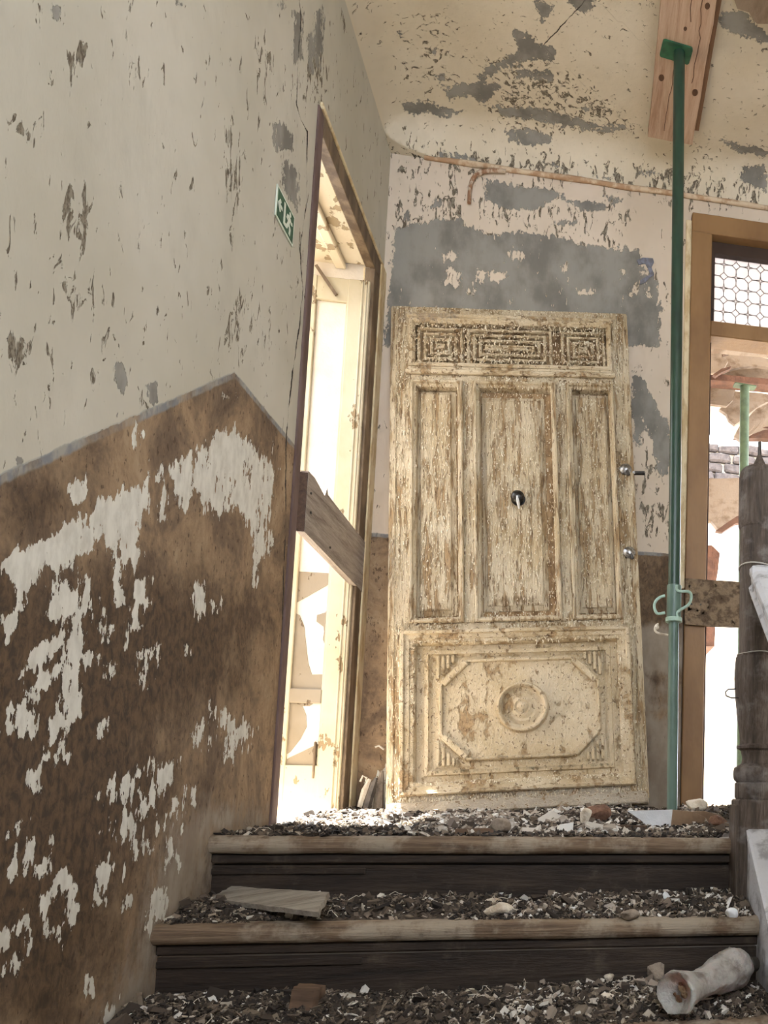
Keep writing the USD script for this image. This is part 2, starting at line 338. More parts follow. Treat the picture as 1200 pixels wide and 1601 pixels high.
plain('brick', s(134, 100, 80), .9, col2=s(98, 70, 54), scale=30, bump=.006)
plain('brown_wood', s(114, 90, 70), .85, col2=s(78, 60, 46), scale=20, stretch=(.3, 1, 1))
plain('plaster_chunk', s(214, 204, 186), .9, col2=s(176, 160, 138), scale=24, bump=.006, lo=.45, hi=.65)
plain('stone_chunk', s(148, 134, 118), .9, col2=s(112, 98, 84), scale=24, bump=.006, lo=.45, hi=.65)
plain('dark_scrap', s(62, 58, 54), .6, col2=s(96, 88, 80), scale=24)
plain('scrap_paper', s(206, 198, 184), .8, col2=s(172, 160, 142), scale=24)
plain('sign_green', s(44, 92, 62), .5, col2=s(40, 82, 56), scale=20, bump=0)
plain('sign_white', s(222, 228, 214), .5, col2=s(200, 210, 196), scale=20, bump=0)
plain('string', s(190, 186, 176), .8)
plain('pipe_rust', s(150, 112, 84), .8, col2=s(196, 178, 156), scale=40, lo=.45, hi=.6)
plain('outer_board', s(146, 128, 108), .85, col2=s(112, 90, 68), scale=9, stretch=(1, .5, 1), lo=.45, hi=.68)
plain('outer_timber', s(104, 72, 52), .8, col2=s(78, 52, 36), scale=12)
plain('outer_brown', s(112, 76, 56), .85, col2=s(86, 58, 42), scale=14)
plain('outer_wall', s(176, 164, 146), .9, col2=s(150, 134, 112), scale=4)
plain('rubble_stone', s(80, 70, 64), .9, col2=s(54, 46, 42), scale=14, bump=.006)
plain('outer_ground', s(170, 158, 140), .95, col2=s(146, 132, 112), scale=6)
plain('room_floor', s(104, 94, 82), .95, col2=s(84, 74, 64), scale=8)
plain('far_hill', s(96, 86, 80), .95, col2=s(74, 66, 62), scale=.35, stretch=(1, 1, 4))
plain('cam_lead', s(112, 104, 100), .6, bump=0)
g = G('chips')
c = g.ramp(g.attr('tone'), [(0, s(34, 28, 24)), (.4, s(56, 47, 39)), (.68, s(80, 68, 57)), (.86, s(108, 95, 80)), (.95, s(150, 137, 119)), (1, s(204, 198, 186))])
g.done(c, .9)
g = G('chips_pale')
c = g.ramp(g.attr('tone'), [(0, s(70, 60, 52)), (.3, s(118, 104, 90)), (.55, s(164, 152, 138)), (.8, s(198, 192, 182)), (1, s(226, 224, 218))])
g.done(c, .9)
g = G('dirt'); n = g.noise(60, (1, 1, 1), 5, .7); c = g.ramp(n, [(.3, s(46, 38, 31)), (.5, s(74, 63, 52)), (.7, s(108, 95, 80))])
g.done(c, .95, g.bump(n, .01))
# window pane: mostly see-through, slightly milky
g = G("pane_glass")
tr = g.add('transparent_bsdf', color=(.80, .77, .77)); df = g.add('translucent_bsdf', color=s(226, 220, 219)); gl = g.add('glossy_bsdf', roughness=.15, color=(.9, .9, .9))
fr = g.add('fresnel', IOR=1.45)
m1 = g.add('mix_closure', fac=.6, closure1=tr + '.BSDF', closure2=df + '.BSDF'); m2 = g.add('mix_closure', fac=fr + '.fac', closure1=m1 + '.closure', closure2=gl + '.BSDF')
MAT['pane_glass'] = usdkit.material(stage, '/World/Looks/pane_glass', g.n, g.l, surface=m2 + '.closure')
#@@SETTING
# ================================================================== THE SETTING
YB, XR, YR, HC, RC = 3.42, 2.60, -1.30, 3.00, 0.14      # back wall, right wall, rear wall, ceiling height, cove radius
DY0, DY1, DZ = 2.605, 3.262, 2.225                        # clear doorway in the left wall
PX0, PX1, PZ = 1.405, 2.16, 2.685                         # clear doorway in the back wall

def lines(*spans):
    """(from, to, step) spans joined into one rising list"""
    return np.unique(np.round(np.concatenate([np.linspace(a, b, max(2, int(round(abs(b - a) / st)) + 1)) for a, b, st in spans]), 5))
def grid(a, b, hole=None):
    A, B = np.meshgrid(a, b, indexing='ij'); n = len(b)
    i, j = np.meshgrid(np.arange(len(a) - 1), np.arange(n - 1), indexing='ij')
    if hole:
        ca, cb = (a[:-1] + a[1:])[:, None] / 2, (b[:-1] + b[1:])[None] / 2
        keep = ~((ca > hole[0]) & (ca < hole[1]) & (cb > hole[2]) & (cb < hole[3]))
        i, j = i[keep], j[keep]
    i, j = i.ravel(), j.ravel(); p = i * n + j
    return A.ravel(), B.ravel(), np.vstack([np.stack([p, p + n, p + n + 1], 1), np.stack([p, p + n + 1, p + 1], 1)])
def sdf(points, polys, far=-60.0):
    """signed distance, positive inside the union of polygons"""
    u = shapely.union_all([p if hasattr(p, 'area') else sg.Polygon(p).buffer(0) for p in polys]); shapely.prepare(u)
    pt = shapely.points(points); bd = u.boundary
    x0, y0, x1, y1 = u.bounds; near = (points[:, 0] > x0 + far) & (points[:, 0] < x1 - far) & (points[:, 1] > y0 + far) & (points[:, 1] < y1 - far)
    out = np.full(len(points), far)
    out[near] = shapely.distance(pt[near], bd) * np.where(shapely.contains(u, pt[near]), 1, -1)
    return np.maximum(out, far)
def zoomed(ox, oy, k, *polys): return [[(ox + x / k, oy + y / k) for x, y in p] for p in polys]
def cap(x0, y0, x1, y1, r): return sg.LineString([(x0, y0), (x1, y1)]).buffer(r)

# ---- left wall: where its paint is lost, read off the photograph and laid on the wall
WHITE = zoomed(0, 550, 2.5,
    [(690,425),(760,395),(870,320),(920,305),(960,350),(1020,410),(1068,460),(1055,560),(1050,700),(1030,835),(1005,835),(990,720),(960,640),(900,600),(850,645),(800,610),(770,560),(720,620),(700,600),(680,500),(655,460)],
    [(0,830),(80,775),(160,735),(330,640),(380,600),(480,545),(580,500),(582,575),(548,655),(540,720),(532,808),(485,840),(468,900),(488,985),(448,985),(442,900),(462,850),(440,790),(400,735),(345,770),(310,805),(292,850),(282,1000),(240,1062),(188,1030),(212,920),(250,860),(215,820),(170,805),(155,865),(130,900),(102,945),(70,900),(58,862),(0,858)],
    [(335,890),(358,910),(345,1000),(322,1080),(332,1165),(370,1190),(340,1220),(270,1212),(250,1190),(278,1100),(292,1040)],
    [(262,1210),(312,1230),(322,1380),(342,1412),(272,1440),(242,1500),(262,1600),(228,1600),(222,1545),(198,1530),(193,1450),(228,1380),(238,1300)],
    [(238,1095),(248,1130),(185,1190),(152,1225),(100,1285),(72,1278),(100,1200),(160,1150)],
    [(230,1225),(238,1290),(150,1330),(130,1380),(152,1485),(80,1500),(18,1482),(30,1400),(80,1360),(110,1300),(180,1265)],
    [(0,1040),(62,1018),(65,1090),(20,1155),(0,1175)], [(528,910),(575,898),(582,980),(540,1012),(542,1085),(525,1092),(508,1020)],
    [(398,988),(420,1000),(420,1060),(452,1080),(415,1125),(405,1060),(388,1020)], [(512,300),(525,285),(542,310),(535,385),(515,390)],
    [(308,495),(330,510),(328,580),(285,580),(285,540)], [(590,480),(630,468),(635,512),(600,520)], [(636,520),(652,540),(650,655),(632,655)],
    [(540,430),(552,430),(552,465),(540,465)], [(880,165),(905,160),(890,182)], [(555,320),(566,320),(562,355)],
    [(775,920),(802,898),(790,1000),(768,1042)], [(838,975),(850,970),(846,1015)], [(560,1265),(575,1290),(565,1325),(555,1310)],
    [(605,1150),(608,1205),(575,1240),(572,1210)], [(718,1145),(735,1165),(722,1195),(710,1170)], [(550,1175),(562,1172),(560,1210),(550,1212)],
    [(425,1240),(468,1215),(465,1255),(430,1275)], [(985,840),(1000,845),(995,905)], [(170,1572),(215,1575),(200,1600),(170,1600)],
    [(85,960),(105,985),(100,1010),(78,1000)], [(395,1440),(408,1445),(398,1510),(385,1495)], [(370,955),(385,970),(372,985)]
  ) + zoomed(0, 1100, 2.5,
    [(855,30),(900,25),(905,80),(920,150),(905,218),(885,215),(890,120)], [(830,15),(840,40),(782,120),(792,165),(752,150),(780,90)], [(900,95),(970,90),(972,130),(935,125)],
    [(455,258),(462,330),(540,240),(572,238),(545,300),(522,340),(500,385),(480,340),(420,388),(412,310)], [(600,270),(680,215),(692,240),(640,340),(602,360),(572,425),(538,425),(560,360),(592,330)],
    [(490,418),(517,470),(480,540),(468,480)], [(430,452),(458,500),(440,525),(398,512)], [(660,535),(678,600),(665,660),(652,620)], [(528,520),(542,560),(520,615),(512,570)], [(570,525),(584,565),(555,582)],
    [(18,490),(70,462),(78,490),(28,532)], [(105,518),(137,530),(122,620),(92,668),(92,580)], [(68,588),(74,660),(45,692),(22,650)], [(55,535),(66,540),(60,570),(50,560)],
    [(228,635),(262,650),(312,720),(290,748),(250,722),(217,760),(182,830),(192,872),(237,882),(217,935),(158,942),(180,870),(153,780),(203,710)], [(290,778),(307,800),(262,870),(238,850)],
    [(102,825),(114,842),(60,895),(48,870)], [(130,878),(135,920),(82,1010),(40,1072),(18,1050),(82,980)], [(382,738),(394,770),(350,810)], [(398,615),(434,640),(415,705),(385,690)],
    [(145,270),(155,270),(160,340),(150,340)], [(378,340),(386,345),(380,378),(372,370)], [(198,520),(210,525),(205,552),(196,548)], [(155,590),(170,610),(158,672),(146,665)], [(118,270),(132,272),(120,320)], [(497,760),(512,765),(500,785)],
    [(590,735),(620,725),(655,772),(610,840),(578,905),(572,850),(590,785)], [(400,1195),(470,1185),(425,1250),(398,1240)], [(350,1070),(358,1075),(356,1140),(348,1135)], [(470,780),(482,790),(475,830),(466,820)], [(700,460),(715,470),(708,500)], [(740,320),(760,330),(755,395),(742,385)],
    [(0,885),(15,888),(10,950),(0,950)], [(640,420),(655,430),(640,500),(628,480)], [(680,370),(700,380),(680,470),(668,450)])
GREYL = zoomed(0, 0, 2, [(350,1138),(378,1130),(402,1190),(382,1235),(355,1190)], [(452,1200),(490,1195),(492,1262),(470,1265)], [(918,40),(946,30),(942,185),(915,200)], [(988,40),(1010,20),(1006,150),(990,240),(980,160)],
    [(855,390),(885,380),(915,430),(915,465),(870,470),(855,440)], [(880,490),(930,540),(930,660),(890,590)], [(962,110),(975,100),(985,240),(968,230)], [(160,20),(185,15),(190,65),(165,50)], [(870,10),(880,5),(885,25),(870,30)],
    [(545,2),(575,0),(575,18),(550,15)], [(50,1430),(75,1422),(72,1452),(55,1455)], [(365,1295),(382,1290),(376,1312)])
SPECK = zoomed(0, 0, 2, [(180,560),(260,540),(310,720),(290,780),(190,760)], [(160,800),(240,770),(290,940),(260,1010),(190,980)], [(20,830),(90,850),(140,930),(60,900)], [(0,1020),(60,1040),(150,1090),(60,1150),(0,1090)], [(690,390),(740,400),(770,600),(730,680),(700,560)],
    [(190,130),(260,140),(270,260),(200,250)], [(100,10),(220,20),(210,90),(130,70)], [(30,360),(60,370),(140,480),(100,470)], [(800,120),(850,150),(830,320),(800,250)], [(700,960),(770,920),(790,1040),(710,1110)], [(270,900),(400,940),(390,975),(300,960)], [(940,180),(1020,180),(1010,330),(940,300)], [(390,110),(430,130),(450,300),(420,280)])
FLECKS = zoomed(0, 1100, 2.5, [(600,320),(770,310),(770,420),(690,600),(610,560)], [(760,40),(1010,30),(1010,210),(880,230),(760,160)], [(380,560),(600,440),(640,560),(480,720),(390,700)], [(500,640),(560,650),(560,730),(500,720)], [(690,720),(770,700),(770,780),(690,790)], [(420,1000),(560,960),(560,1180),(420,1160)]) + zoomed(0, 550, 2.5, [(740,870),(870,880),(870,1060),(740,1060)], [(680,330),(1080,320),(1080,640),(700,650)], [(480,1020),(620,1100),(600,1260),(470,1230)], [(1060,520),(1110,520),(1110,800),(1060,760)], [(960,820),(1060,800),(1060,980),(960,960)])
GRIME = zoomed(0, 0, 1, [(0,760),(110,740),(120,800),(0,850)], [(0,860),(60,900),(150,880),(250,900),(330,900),(400,960),(380,1080),(260,1150),(300,1250),(220,1330),(180,1480),(90,1601),(-300,1601),(-300,900)])  # areas where the dado turns darker brown
PLAST = zoomed(0, 1100, 2.5, [(700,470),(800,410),(1035,440),(1045,500),(830,500),(790,700),(740,790),(620,860),(600,900),(590,1130),(500,1230),(380,1260),(540,1000),(560,880),(600,720)])
CRACK = np.array([(930,-40),(940,60),(930,200),(926,320),(936,370),(960,410),(957,640),(937,780),(946,900),(938,1000),(918,1140),(902,1280),(893,1400),(893,1600),(880,2000)], float) / 2
def dado_height(y):                                  # rises with the stair, dips to the landing
    return np.interp(y, [-2.0, 1.385, 2.126, 2.449, 2.60], [-2.0, .590, 1.163, 1.168, 1.172]) + 0
ya = lines((YR - .2, 1.10, .12), (1.10, DY0 - .045, .012), (DY0 - .045, DY0, .02), (DY0, DY1, .06), (DY1, YB, .012))
za = lines((-2.3, -.75, .12), (-.75, DZ, .012), (DZ, DZ + .095, .015), (DZ + .095, HC, .015))
yy, zz, ff = grid(ya, za, (DY0 - .045, DY1, -.2, DZ + .075))
V = np.stack([np.zeros_like(yy), yy, zz], 1); px = project(V); ahead = yy > .6
V[:, 0] = .004 * (meshkit.fbm(V * 2.2, 3, 5) - .5) * (yy < DY0 - .1)
clean = lambda q: np.where(ahead, q, -60.0)
DADO_PX = [(-900, 1130), (0, 746), (68, 716), (216, 652), (366, 584), (440, 670), (470, 706)]
pk = np.interp(yy, [1.0, 2.126, 2.449, 2.65], [.303, 1.163, 1.168, 1.17])
dd = np.where(yy < 2.126, (1.163 + (yy - 2.126) * .765 - zz) * .79, 1.166 - zz)
dd = np.where((yy > 2.02) & (yy < 2.3), np.minimum((1.163 + (yy - 2.126) * .765 - zz) * .79, 1.166 - zz), dd)
primv = dict(dado=dd, white=np.minimum(clean(sdf(px, WHITE)), 9.), grey=clean(sdf(px, GREYL)), grime=clean(sdf(px, GRIME, -140.)), plaster=clean(sdf(px, PLAST)),
             speck=clean(np.clip(sdf(px, SPECK) / 20 + .5, 0, 1)), flecks=clean(np.clip(sdf(px, FLECKS) / 16 + .5, 0, 1)), crack=np.where(ahead, px[:, 0] - np.interp(px[:, 1], CRACK[:, 1], CRACK[:, 0]), 60.0))
for k in ('speck', 'flecks'): primv[k] = np.where(ahead, primv[k], .2)
wl = trimesh.Trimesh(V, ff[:, ::-1], process=False)
wl_prim = obj('wall_left', wl, 'limewash_left', kind='structure', smooth=True, prim=primv, label='limewashed stair wall with a peeling brown dado stepping up beside the stairs', cat='wall')
# its body behind the painted face and the deep sides of the doorway
TL = .30
struct('masonry', [box(-TL, -.012, YR - .2, DY0 - .046, -2.3, HC), box(-TL, -.012, DY1 + .001, YB + .35, -2.3, HC), box(-TL, -.012, DY0 - .046, DY1 + .001, DZ + .076, HC), box(-TL, -.012, DY0 - .046, DY1 + .001, -2.3, -.02)], 'room_white', parent=wl_prim)

# ---- back wall
def z2(*p): return zoomed(600, 0, 2, *p)
GREYB = z2([(30,720),(70,705),(160,690),(240,700),(330,735),(420,725),(560,745),(640,770),(720,775),(800,780),(800,830),(845,850),(862,960),(862,1080),(0,1080),(20,900)], [(320,560),(420,585),(505,590),(560,605),(480,655),(380,655),(315,620)], [(560,620),(690,640),(700,650),(640,665),(600,650)],
    [(130,690),(250,685),(250,705),(140,712)], [(150,625),(185,625),(180,650),(150,650)], [(535,685),(605,690),(600,705),(540,702)], [(690,615),(750,620),(745,632),(700,632)], [(60,660),(80,660),(75,700),(60,690)], [(30,730),(60,720),(75,960),(20,960)],
    ) + zoomed(960, 330, 5, [(100,780),(180,800),(300,800),(350,860),(345,940),(240,945),(200,1010),(130,1010),(100,900)], [(150,1240),(180,1290),(240,1330),(240,1390),(320,1480),(330,1540),(420,1660),(430,1750),(430,1860),(420,2050),(350,2080),(330,1950),(310,1880),(260,1700),(210,1750),(215,1830),(150,1820),(140,1400)])
BLUE = zoomed(960, 330, 5, [(175,385),(220,365),(300,370),(310,400),(290,440),(310,500),(270,525),(240,560),(200,575),(200,545),(245,515),(280,500),(262,450),(240,410),(190,420)], [(120,655),(350,660),(352,690),(130,690)], [(240,700),(275,700),(275,690),(240,690)])
HOLES = z2([(190,830),(240,850),(230,900),(195,885)], [(320,850),(385,850),(380,880),(330,880)], [(180,790),(225,790),(220,812),(180,812)], [(560,820),(575,822),(572,850),(560,848)], [(610,905),(660,910),(655,925),(612,922)], [(390,790),(440,790),(430,810),(395,810)], [(255,905),(285,905),(280,925),(256,925)], [(290,840),(312,850),(305,890),(288,880)]) + zoomed(960, 330, 5, [(200,470),(260,455),(270,490),(210,500)], [(200,530),(235,520),(235,570),(200,560)], [(235,605),(270,610),(290,665),(260,675)], [(130,600),(180,580),(190,640),(130,650)], [(55,460),(85,465),(80,500),(55,495)], [(30,290),(70,300),(60,320),(35,318)])
LOWPEEL = zoomed(960, 850, 5, [(230,830),(560,840),(560,2100),(270,2100)])
LOWBROWN = zoomed(960, 850, 5, [(260,1030),(340,1010),(410,1040),(410,1110),(300,1110)], [(330,1150),(400,1190),(410,1240),(290,1240)], [(280,1320),(420,1310),(410,1380),(330,1360)], [(500,1000),(550,1000),(550,1120),(500,1130)], [(500,1200),(550,1230),(540,1250),(500,1240)])
xb = lines((-.3, 0, .1), (0, PX0, .012), (PX0, PX1, .08), (PX1, XR, .06)); zb = lines((-.2, PZ, .012), (PZ, HC, .015))
xx, zz, ff = grid(xb, zb, (1.312, PX1 + .095, -.01, PZ + .09))
V = np.stack([xx, np.full_like(xx, YB), zz], 1); px = project(V); V[:, 1] -= .004 * (meshkit.fbm(V * 2.4, 3, 9) - .5)
gb = np.minimum(sdf(px, GREYB), -sdf(px, HOLES))
dd = 1.174 - zz
lb = sdf(px, LOWBROWN); low = np.where(xx > 1.0, np.minimum((.845 - zz) / .0028, -lb), -60.)
spk = np.clip(sdf(px, z2([(20,430),(250,450),(700,600),(1100,600),(1100,640),(40,560)], [(20,560),(760,660),(760,780),(20,780)])) / 30 + .5, 0, 1) * .7
spk = np.maximum(spk, np.clip(sdf(px, zoomed(960, 700, 5, [(150,100),(430,100),(430,700),(180,700)])) / 15 + .5, 0, 1))
primv = dict(dado=dd, white=sdf(px, zoomed(580, 1190, 1, [(18,8),(30,-5),(30,90),(-10,90),(0,50)], )), grey=gb, grime=sdf(px, zoomed(960, 850, 5, [(160,0),(560,0),(560,830),(180,830)]), -140.), plaster=low * 3, speck=spk, flecks=np.full(len(xx), .25), crack=np.full(len(xx), 60.), blue=sdf(px, BLUE))
wb_prim = obj('wall_back', trimesh.Trimesh(V, ff, process=False), 'limewash_back', kind='structure', smooth=True, prim=primv, label='cream end wall with a large bare grey patch above the leaning door', cat='wall')
struct('masonry', [box(-.3, 1.311, YB + .012, YB + .35, -.2, HC), box(PX1 + .096, XR, YB + .012, YB + .35, -.2, HC), box(1.311, PX1 + .096, YB + .012, YB + .35, PZ + .091, HC)], 'room_white', parent=wb_prim)
# faded blue painted mark on the bare plaster
bl = []
for pg in BLUE[:1]:
    q = [at(x, y, 1, YB - .004)[[0, 2]] for x, y in pg]
    bl.append(map_axes(prism(sg.Polygon(q).buffer(0), 0, .0025), (1, 0, 0), (0, 0, 1), (0, -1, 0), (0, YB - .003, 0)))
plain('faded_blue', s(128, 132, 148), .9, col2=s(112, 112, 120), scale=50, lo=.4, hi=.6)
struct('paint_mark', bl, 'faded_blue', parent=wb_prim)

# ---- ceiling with its cove
GREYC = z2([(400,100),(440,95),(490,140),(535,150),(530,190),(470,188),(400,200),(350,230),(300,250),(288,235),(330,205),(378,185),(418,160)], [(470,0),(530,10),(525,40),(490,72),(480,40)], [(560,-10),(670,-10),(640,50),(610,30)], [(188,282),(260,260),(370,260),(340,300),(310,322),(260,300),(200,312)],
    [(58,322),(150,316),(172,335),(245,345),(180,372),(150,350),(90,358),(68,352)], [(335,330),(420,338),(520,345),(600,370),(680,395),(750,388),(757,405),(700,413),(620,402),(560,392),(480,375),(380,365)], [(380,405),(440,403),(522,420),(520,446),(470,456),(390,440)],
    [(160,473),(260,485),(342,515),(280,522),(180,495)], [(1040,432),(1120,455),(1210,470),(1210,488),(1100,472)], [(1000,420),(1020,420),(1018,435)], [(410,215),(520,225),(525,250),(410,240)], [(45,95),(62,98),(60,122),(48,118)], [(160,235),(200,240),(198,255),(170,255)], [(140,155),(170,155),(168,175),(145,172)], [(790,535),(865,535),(860,545),(800,545)], [(530,510),(560,515),(555,525),(530,522)],
    [(1050,40),(1120,35),(1200,110),(1210,140),(1080,100),(1050,80)], [(1120,525),(1180,510),(1200,560),(1190,600),(1120,560)], [(650,550),(710,552),(705,560),(655,558)], [(620,310),(640,345),(650,355),(630,352)])
def ceil_z(x, y):
    a = np.maximum(.42 - x, 0) * RC / .42; b = np.maximum(RC - (YB - y), 0); q = np.minimum(np.hypot(a, b), RC)
    return HC - (RC - np.sqrt(np.maximum(RC * RC - q * q, 0)))
xc = np.unique(np.concatenate([.42 * (1 - np.cos(np.linspace(0, np.pi / 2, 26))), lines((.42, 1.8, .02), (1.8, XR, .1))]))
yc = np.unique(np.concatenate([YB - RC * (1 - np.cos(np.linspace(0, np.pi / 2, 14))), lines((YR - .2, 1.8, .1), (1.8, YB - RC, .02))]))
xx, yy, ff = grid(xc, yc); V = np.stack([xx, yy, ceil_z(xx, yy)], 1); px = project(V)
V[:, 2] += .006 * (meshkit.fbm(V * 1.8, 3, 2) - .5)
ahead = yy > .5
cd = np.array([70., -75.]); cd /= np.linalg.norm(cd); rel = px - [848, 72]; alo = rel @ cd
ckc = np.where(ahead & (alo > 0) & (alo < 110), rel[:, 0] * cd[1] - rel[:, 1] * cd[0], 60.0)
primv = dict(dado=np.full(len(xx), -9.), white=np.full(len(xx), -60.), grey=np.where(ahead, sdf(px, GREYC), -60), grime=np.full(len(xx), -140.), plaster=np.full(len(xx), -60.), flecks=np.full(len(xx), 0.), crack=ckc,
             speck=np.clip(sdf(px, z2([(0,440),(1200,560),(1200,660),(0,520)], [(120,60),(200,60),(220,260),(130,260)], [(330,190),(600,230),(800,400),(340,400)])) / 30 + .5, 0, 1) * .9)
struct('ceiling', trimesh.Trimesh(V, ff[:, ::-1], process=False), 'limewash_ceiling', smooth=True, prim=primv, label='stained cream plaster ceiling with coved edges and grey bare patches', cat='ceiling')
struct('roof', box(-.3, XR + .3, YR - .2, YB + .35, HC + .02, HC + .12), 'room_white', label='slab over the stair hall', cat='roof')
# ragged hole in the ceiling plaster that bares the boards
hole = [at(x, y, 2, HC - .006)[:2] for x, y in zoomed(1100, 0, 12, [(560,-120),(640,120),(860,190),(930,320),(1000,400),(1200,405),(1500,420),(1500,-120)])[0]]
struct('trim_1', map_axes(prism(sg.Polygon(hole).buffer(.004), 0, .008), (1, 0, 0), (0, 1, 0), (0, 0, 1), (0, 0, HC - .012)), 'outer_board', label='bare tan patch at the top right of the ceiling where plaster fell', cat='ceiling patch')
# ---- unseen sides of the hall: right wall, rear wall with a wide opening added to let fill light in
struct('wall_right', [box(XR, XR + .3, YR - .2, YB + .35, -2.3, HC)], 'room_white', label='plain side wall of the stair hall beyond the banister', cat='wall')
struct('wall_rear', [box(-.3, XR + .3, YR - .5, YR - .2, -2.3, 1.25), box(-.3, .15, YR - .5, YR - .2, 1.25, HC), box(XR - .25, XR + .3, YR - .5, YR - .2, 1.25, HC), box(.15, XR - .25, YR - .5, YR - .2, HC - .15, HC)], 'room_white', label='rear wall of the stairwell with a wide opening added to let sky light in', cat='wall')
struct('floor', [box(-TL, XR, 2.22, YB + .35, -.16, -.03)], 'riser_wood', label='upper landing floor under the rubble', cat='floor')
struct('lower_floor', [box(-.3, XR + .3, YR - .5, 2.22, -2.4, -2.3)], 'dirt', label='floor at the foot of the stairwell', cat='floor')

# ---- stairs
st = thing('stairs', 'dusty wooden stairs with rounded nosings climbing to the landing', 'stairs', kind='structure')
SX = 1.40
NOSE = [2.174, 1.941, 1.705, 1.47, 1.235, 1.0, .765, .53, .295, .06, -.175]
def nosing(y, z, back, seed):
    th = .046; ang = np.linspace(-np.pi / 2, np.pi / 2, 11)
    prof = [(back, z - th)] + [(y + th / 2 - th / 2 * math.cos(a), z - th / 2 + th / 2 * math.sin(a)) for a in ang] + [(back, z)]
    t = prism(sg.Polygon(prof), 0, SX); t = map_axes(t, (0, 1, 0), (0, 0, 1), (1, 0, 0))
    t = t.subdivide_to_size(.06)
    v = t.vertices; t.vertices = v + (.004 * (meshkit.fbm(v * [7, 20, 20] + seed, 3, seed) - .5))[:, None] * [0, 1, 1]; return t
for k, y in enumerate(NOSE):
    z = -.18 * k; nxt = NOSE[k - 1] if k else 2.26
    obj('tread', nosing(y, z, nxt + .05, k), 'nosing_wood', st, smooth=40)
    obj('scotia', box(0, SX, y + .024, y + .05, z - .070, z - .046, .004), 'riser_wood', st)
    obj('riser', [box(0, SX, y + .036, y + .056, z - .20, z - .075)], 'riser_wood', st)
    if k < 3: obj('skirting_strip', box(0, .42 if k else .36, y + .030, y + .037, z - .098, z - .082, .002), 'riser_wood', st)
# ---- left doorway: frame, head, far jamb and the narrow open leaf with its torn panels
d1 = thing('door_1', 'pale doorway in the stair wall with a narrow open leaf and torn lower panels', 'doorway', kind='structure')
obj('jamb', box(-.12, .006, DY0 - .045, DY0, -.02, DZ + .075, .002), 'casing_purple', d1)
obj('head_casing', box(-.028, .008, DY0, DY1 + .078, DZ, DZ + .075, .002), 'casing_brown', d1)
obj('head_bead', [box(0, .014, DY0 - .03, DY1 + .10, DZ + .075, DZ + .088, .003), box(0, .009, DY0 - .03, DY1 + .10, DZ + .088, DZ + .100, .002)], 'casing_cream', d1)
obj('jamb', [box(-.028, .008, DY1, DY1 + .078, -.02, DZ, .002)], 'casing_brown', d1)
obj('side_bead', [box(0, .013, DY1 + .079, YB - .002, -.02, DZ + .085, .003)], 'casing_cream', d1)
obj('far_frame', [box(-.035, -.028, DY1 - .002, DY1 + .078, -.02, DZ, .001)], 'casing_cream', d1)
obj('soffit', [box(-TL - .01, -.12, DY0 - .05, DY1 + .05, DZ, DZ + .05), box(-.12, -.028, DY0, DY1, DZ + .006, DZ + .07, .004), box(-.14, -.10, DY0, DY1, DZ - .022, DZ, .004)], 'soffit_cream', d1)
obj('embrasure', [box(-TL - .01, -.1, DY0 - .08, DY0 - .044, -.02, DZ), box(-TL - .01, -.1, DY1 + .03, DY1 + .05, -.02, DZ)], 'room_white', d1)
LX0, LX1, LY = -.222, -.004, 3.266                              # the open leaf stands across the doorway
def leaf_poly(pts): return sg.Polygon([at(x, y, 1, LY)[[0, 2]] for x, y in pts]).buffer(0)
def leaf_solid(pg, y0, y1): return map_axes(prism(pg, 0, y1 - y0), (1, 0, 0), (0, 0, 1), (0, -1, 0), (0, y1, 0))
lf = thing  # (the leaf is a part of the doorway)
leaf = UsdGeom.Xform.Define(stage, '/World/door_1/leaf').GetPrim()
obj('stile', box(LX1 - .080, LX1, LY - .018, LY + .018, .01, 2.16, .003), 'leaf_cream', leaf)
obj('stile', box(LX0, LX0 + .022, LY - .018, LY + .018, .01, 2.16, .003), 'leaf_cream', leaf)
obj('stile_bead', [box(LX1 - .088, LX1 - .078, LY - .012, LY + .01, .2, 2.1, .003), box(LX1 - .030, LX1 - .022, LY - .023, LY - .014, .01, 2.16, .003), box(LX1 - .014, LX1 - .008, LY - .022, LY - .014, .01, 2.16, .002)], 'leaf_cream', leaf)
for zc, hh in ((.11, .2), (2.11, .1)):
    obj('rail', box(LX0 + .015, LX1 - .075, LY - .015, LY + .015, zc - hh / 2, zc + hh / 2, .003), 'leaf_cream', leaf)
pan = sg.box(LX0 + .015, .18, LX1 - .072, .955)
c5 = lambda *p: [(400 + x / 5, 700 + y / 5) for x, y in p]; c6 = lambda *p: [(400 + x / 5, 1000 + y / 5) for x, y in p]
h1 = leaf_poly(c5((300,1225),(590,1058),(680,1130),(650,1165),(600,1190),(570,1250),(545,1290),(480,1310),(475,1360),(530,1400),(535,1440),(525,1500)) + c6((540,40),(572,60),(572,272),(440,275),(410,180),(390,0)) + c5((380,1400),(345,1310),(300,1290)))
h2 = leaf_poly(c6((365,520),(420,520),(470,490),(520,475),(558,455),(560,560),(600,600),(575,640),(545,680),(590,735),(575,760),(480,820),(380,870),(270,920),(190,970),(190,930),(270,880),(350,780),(400,680),(395,590)))
obj('torn_panel', leaf_solid(pan.difference(h1).difference(h2), LY - .005, LY + .007), 'leaf_panel', leaf)
obj('cross_batten', box(LX0 + .015, LX1 - .085, LY - .016, LY - .006, .445, .50, .003), 'leaf_panel', leaf)
obj('upper_panel', box(LX0 + .015, LX1 - .072, LY - .004, LY + .006, .955, 2.1), 'room_white', leaf)
obj('splinter', [box(LX1 - .100, LX1 - .092, LY - .02, LY - .006, .16, .30, .003)], 'casing_brown', leaf)
obj('splinter', [place(box(0, .14, -.004, .004, -.006, .006), (LX1 - .20, LY - .03, 2.19), (0, .95, 0))], 'casing_brown', leaf)
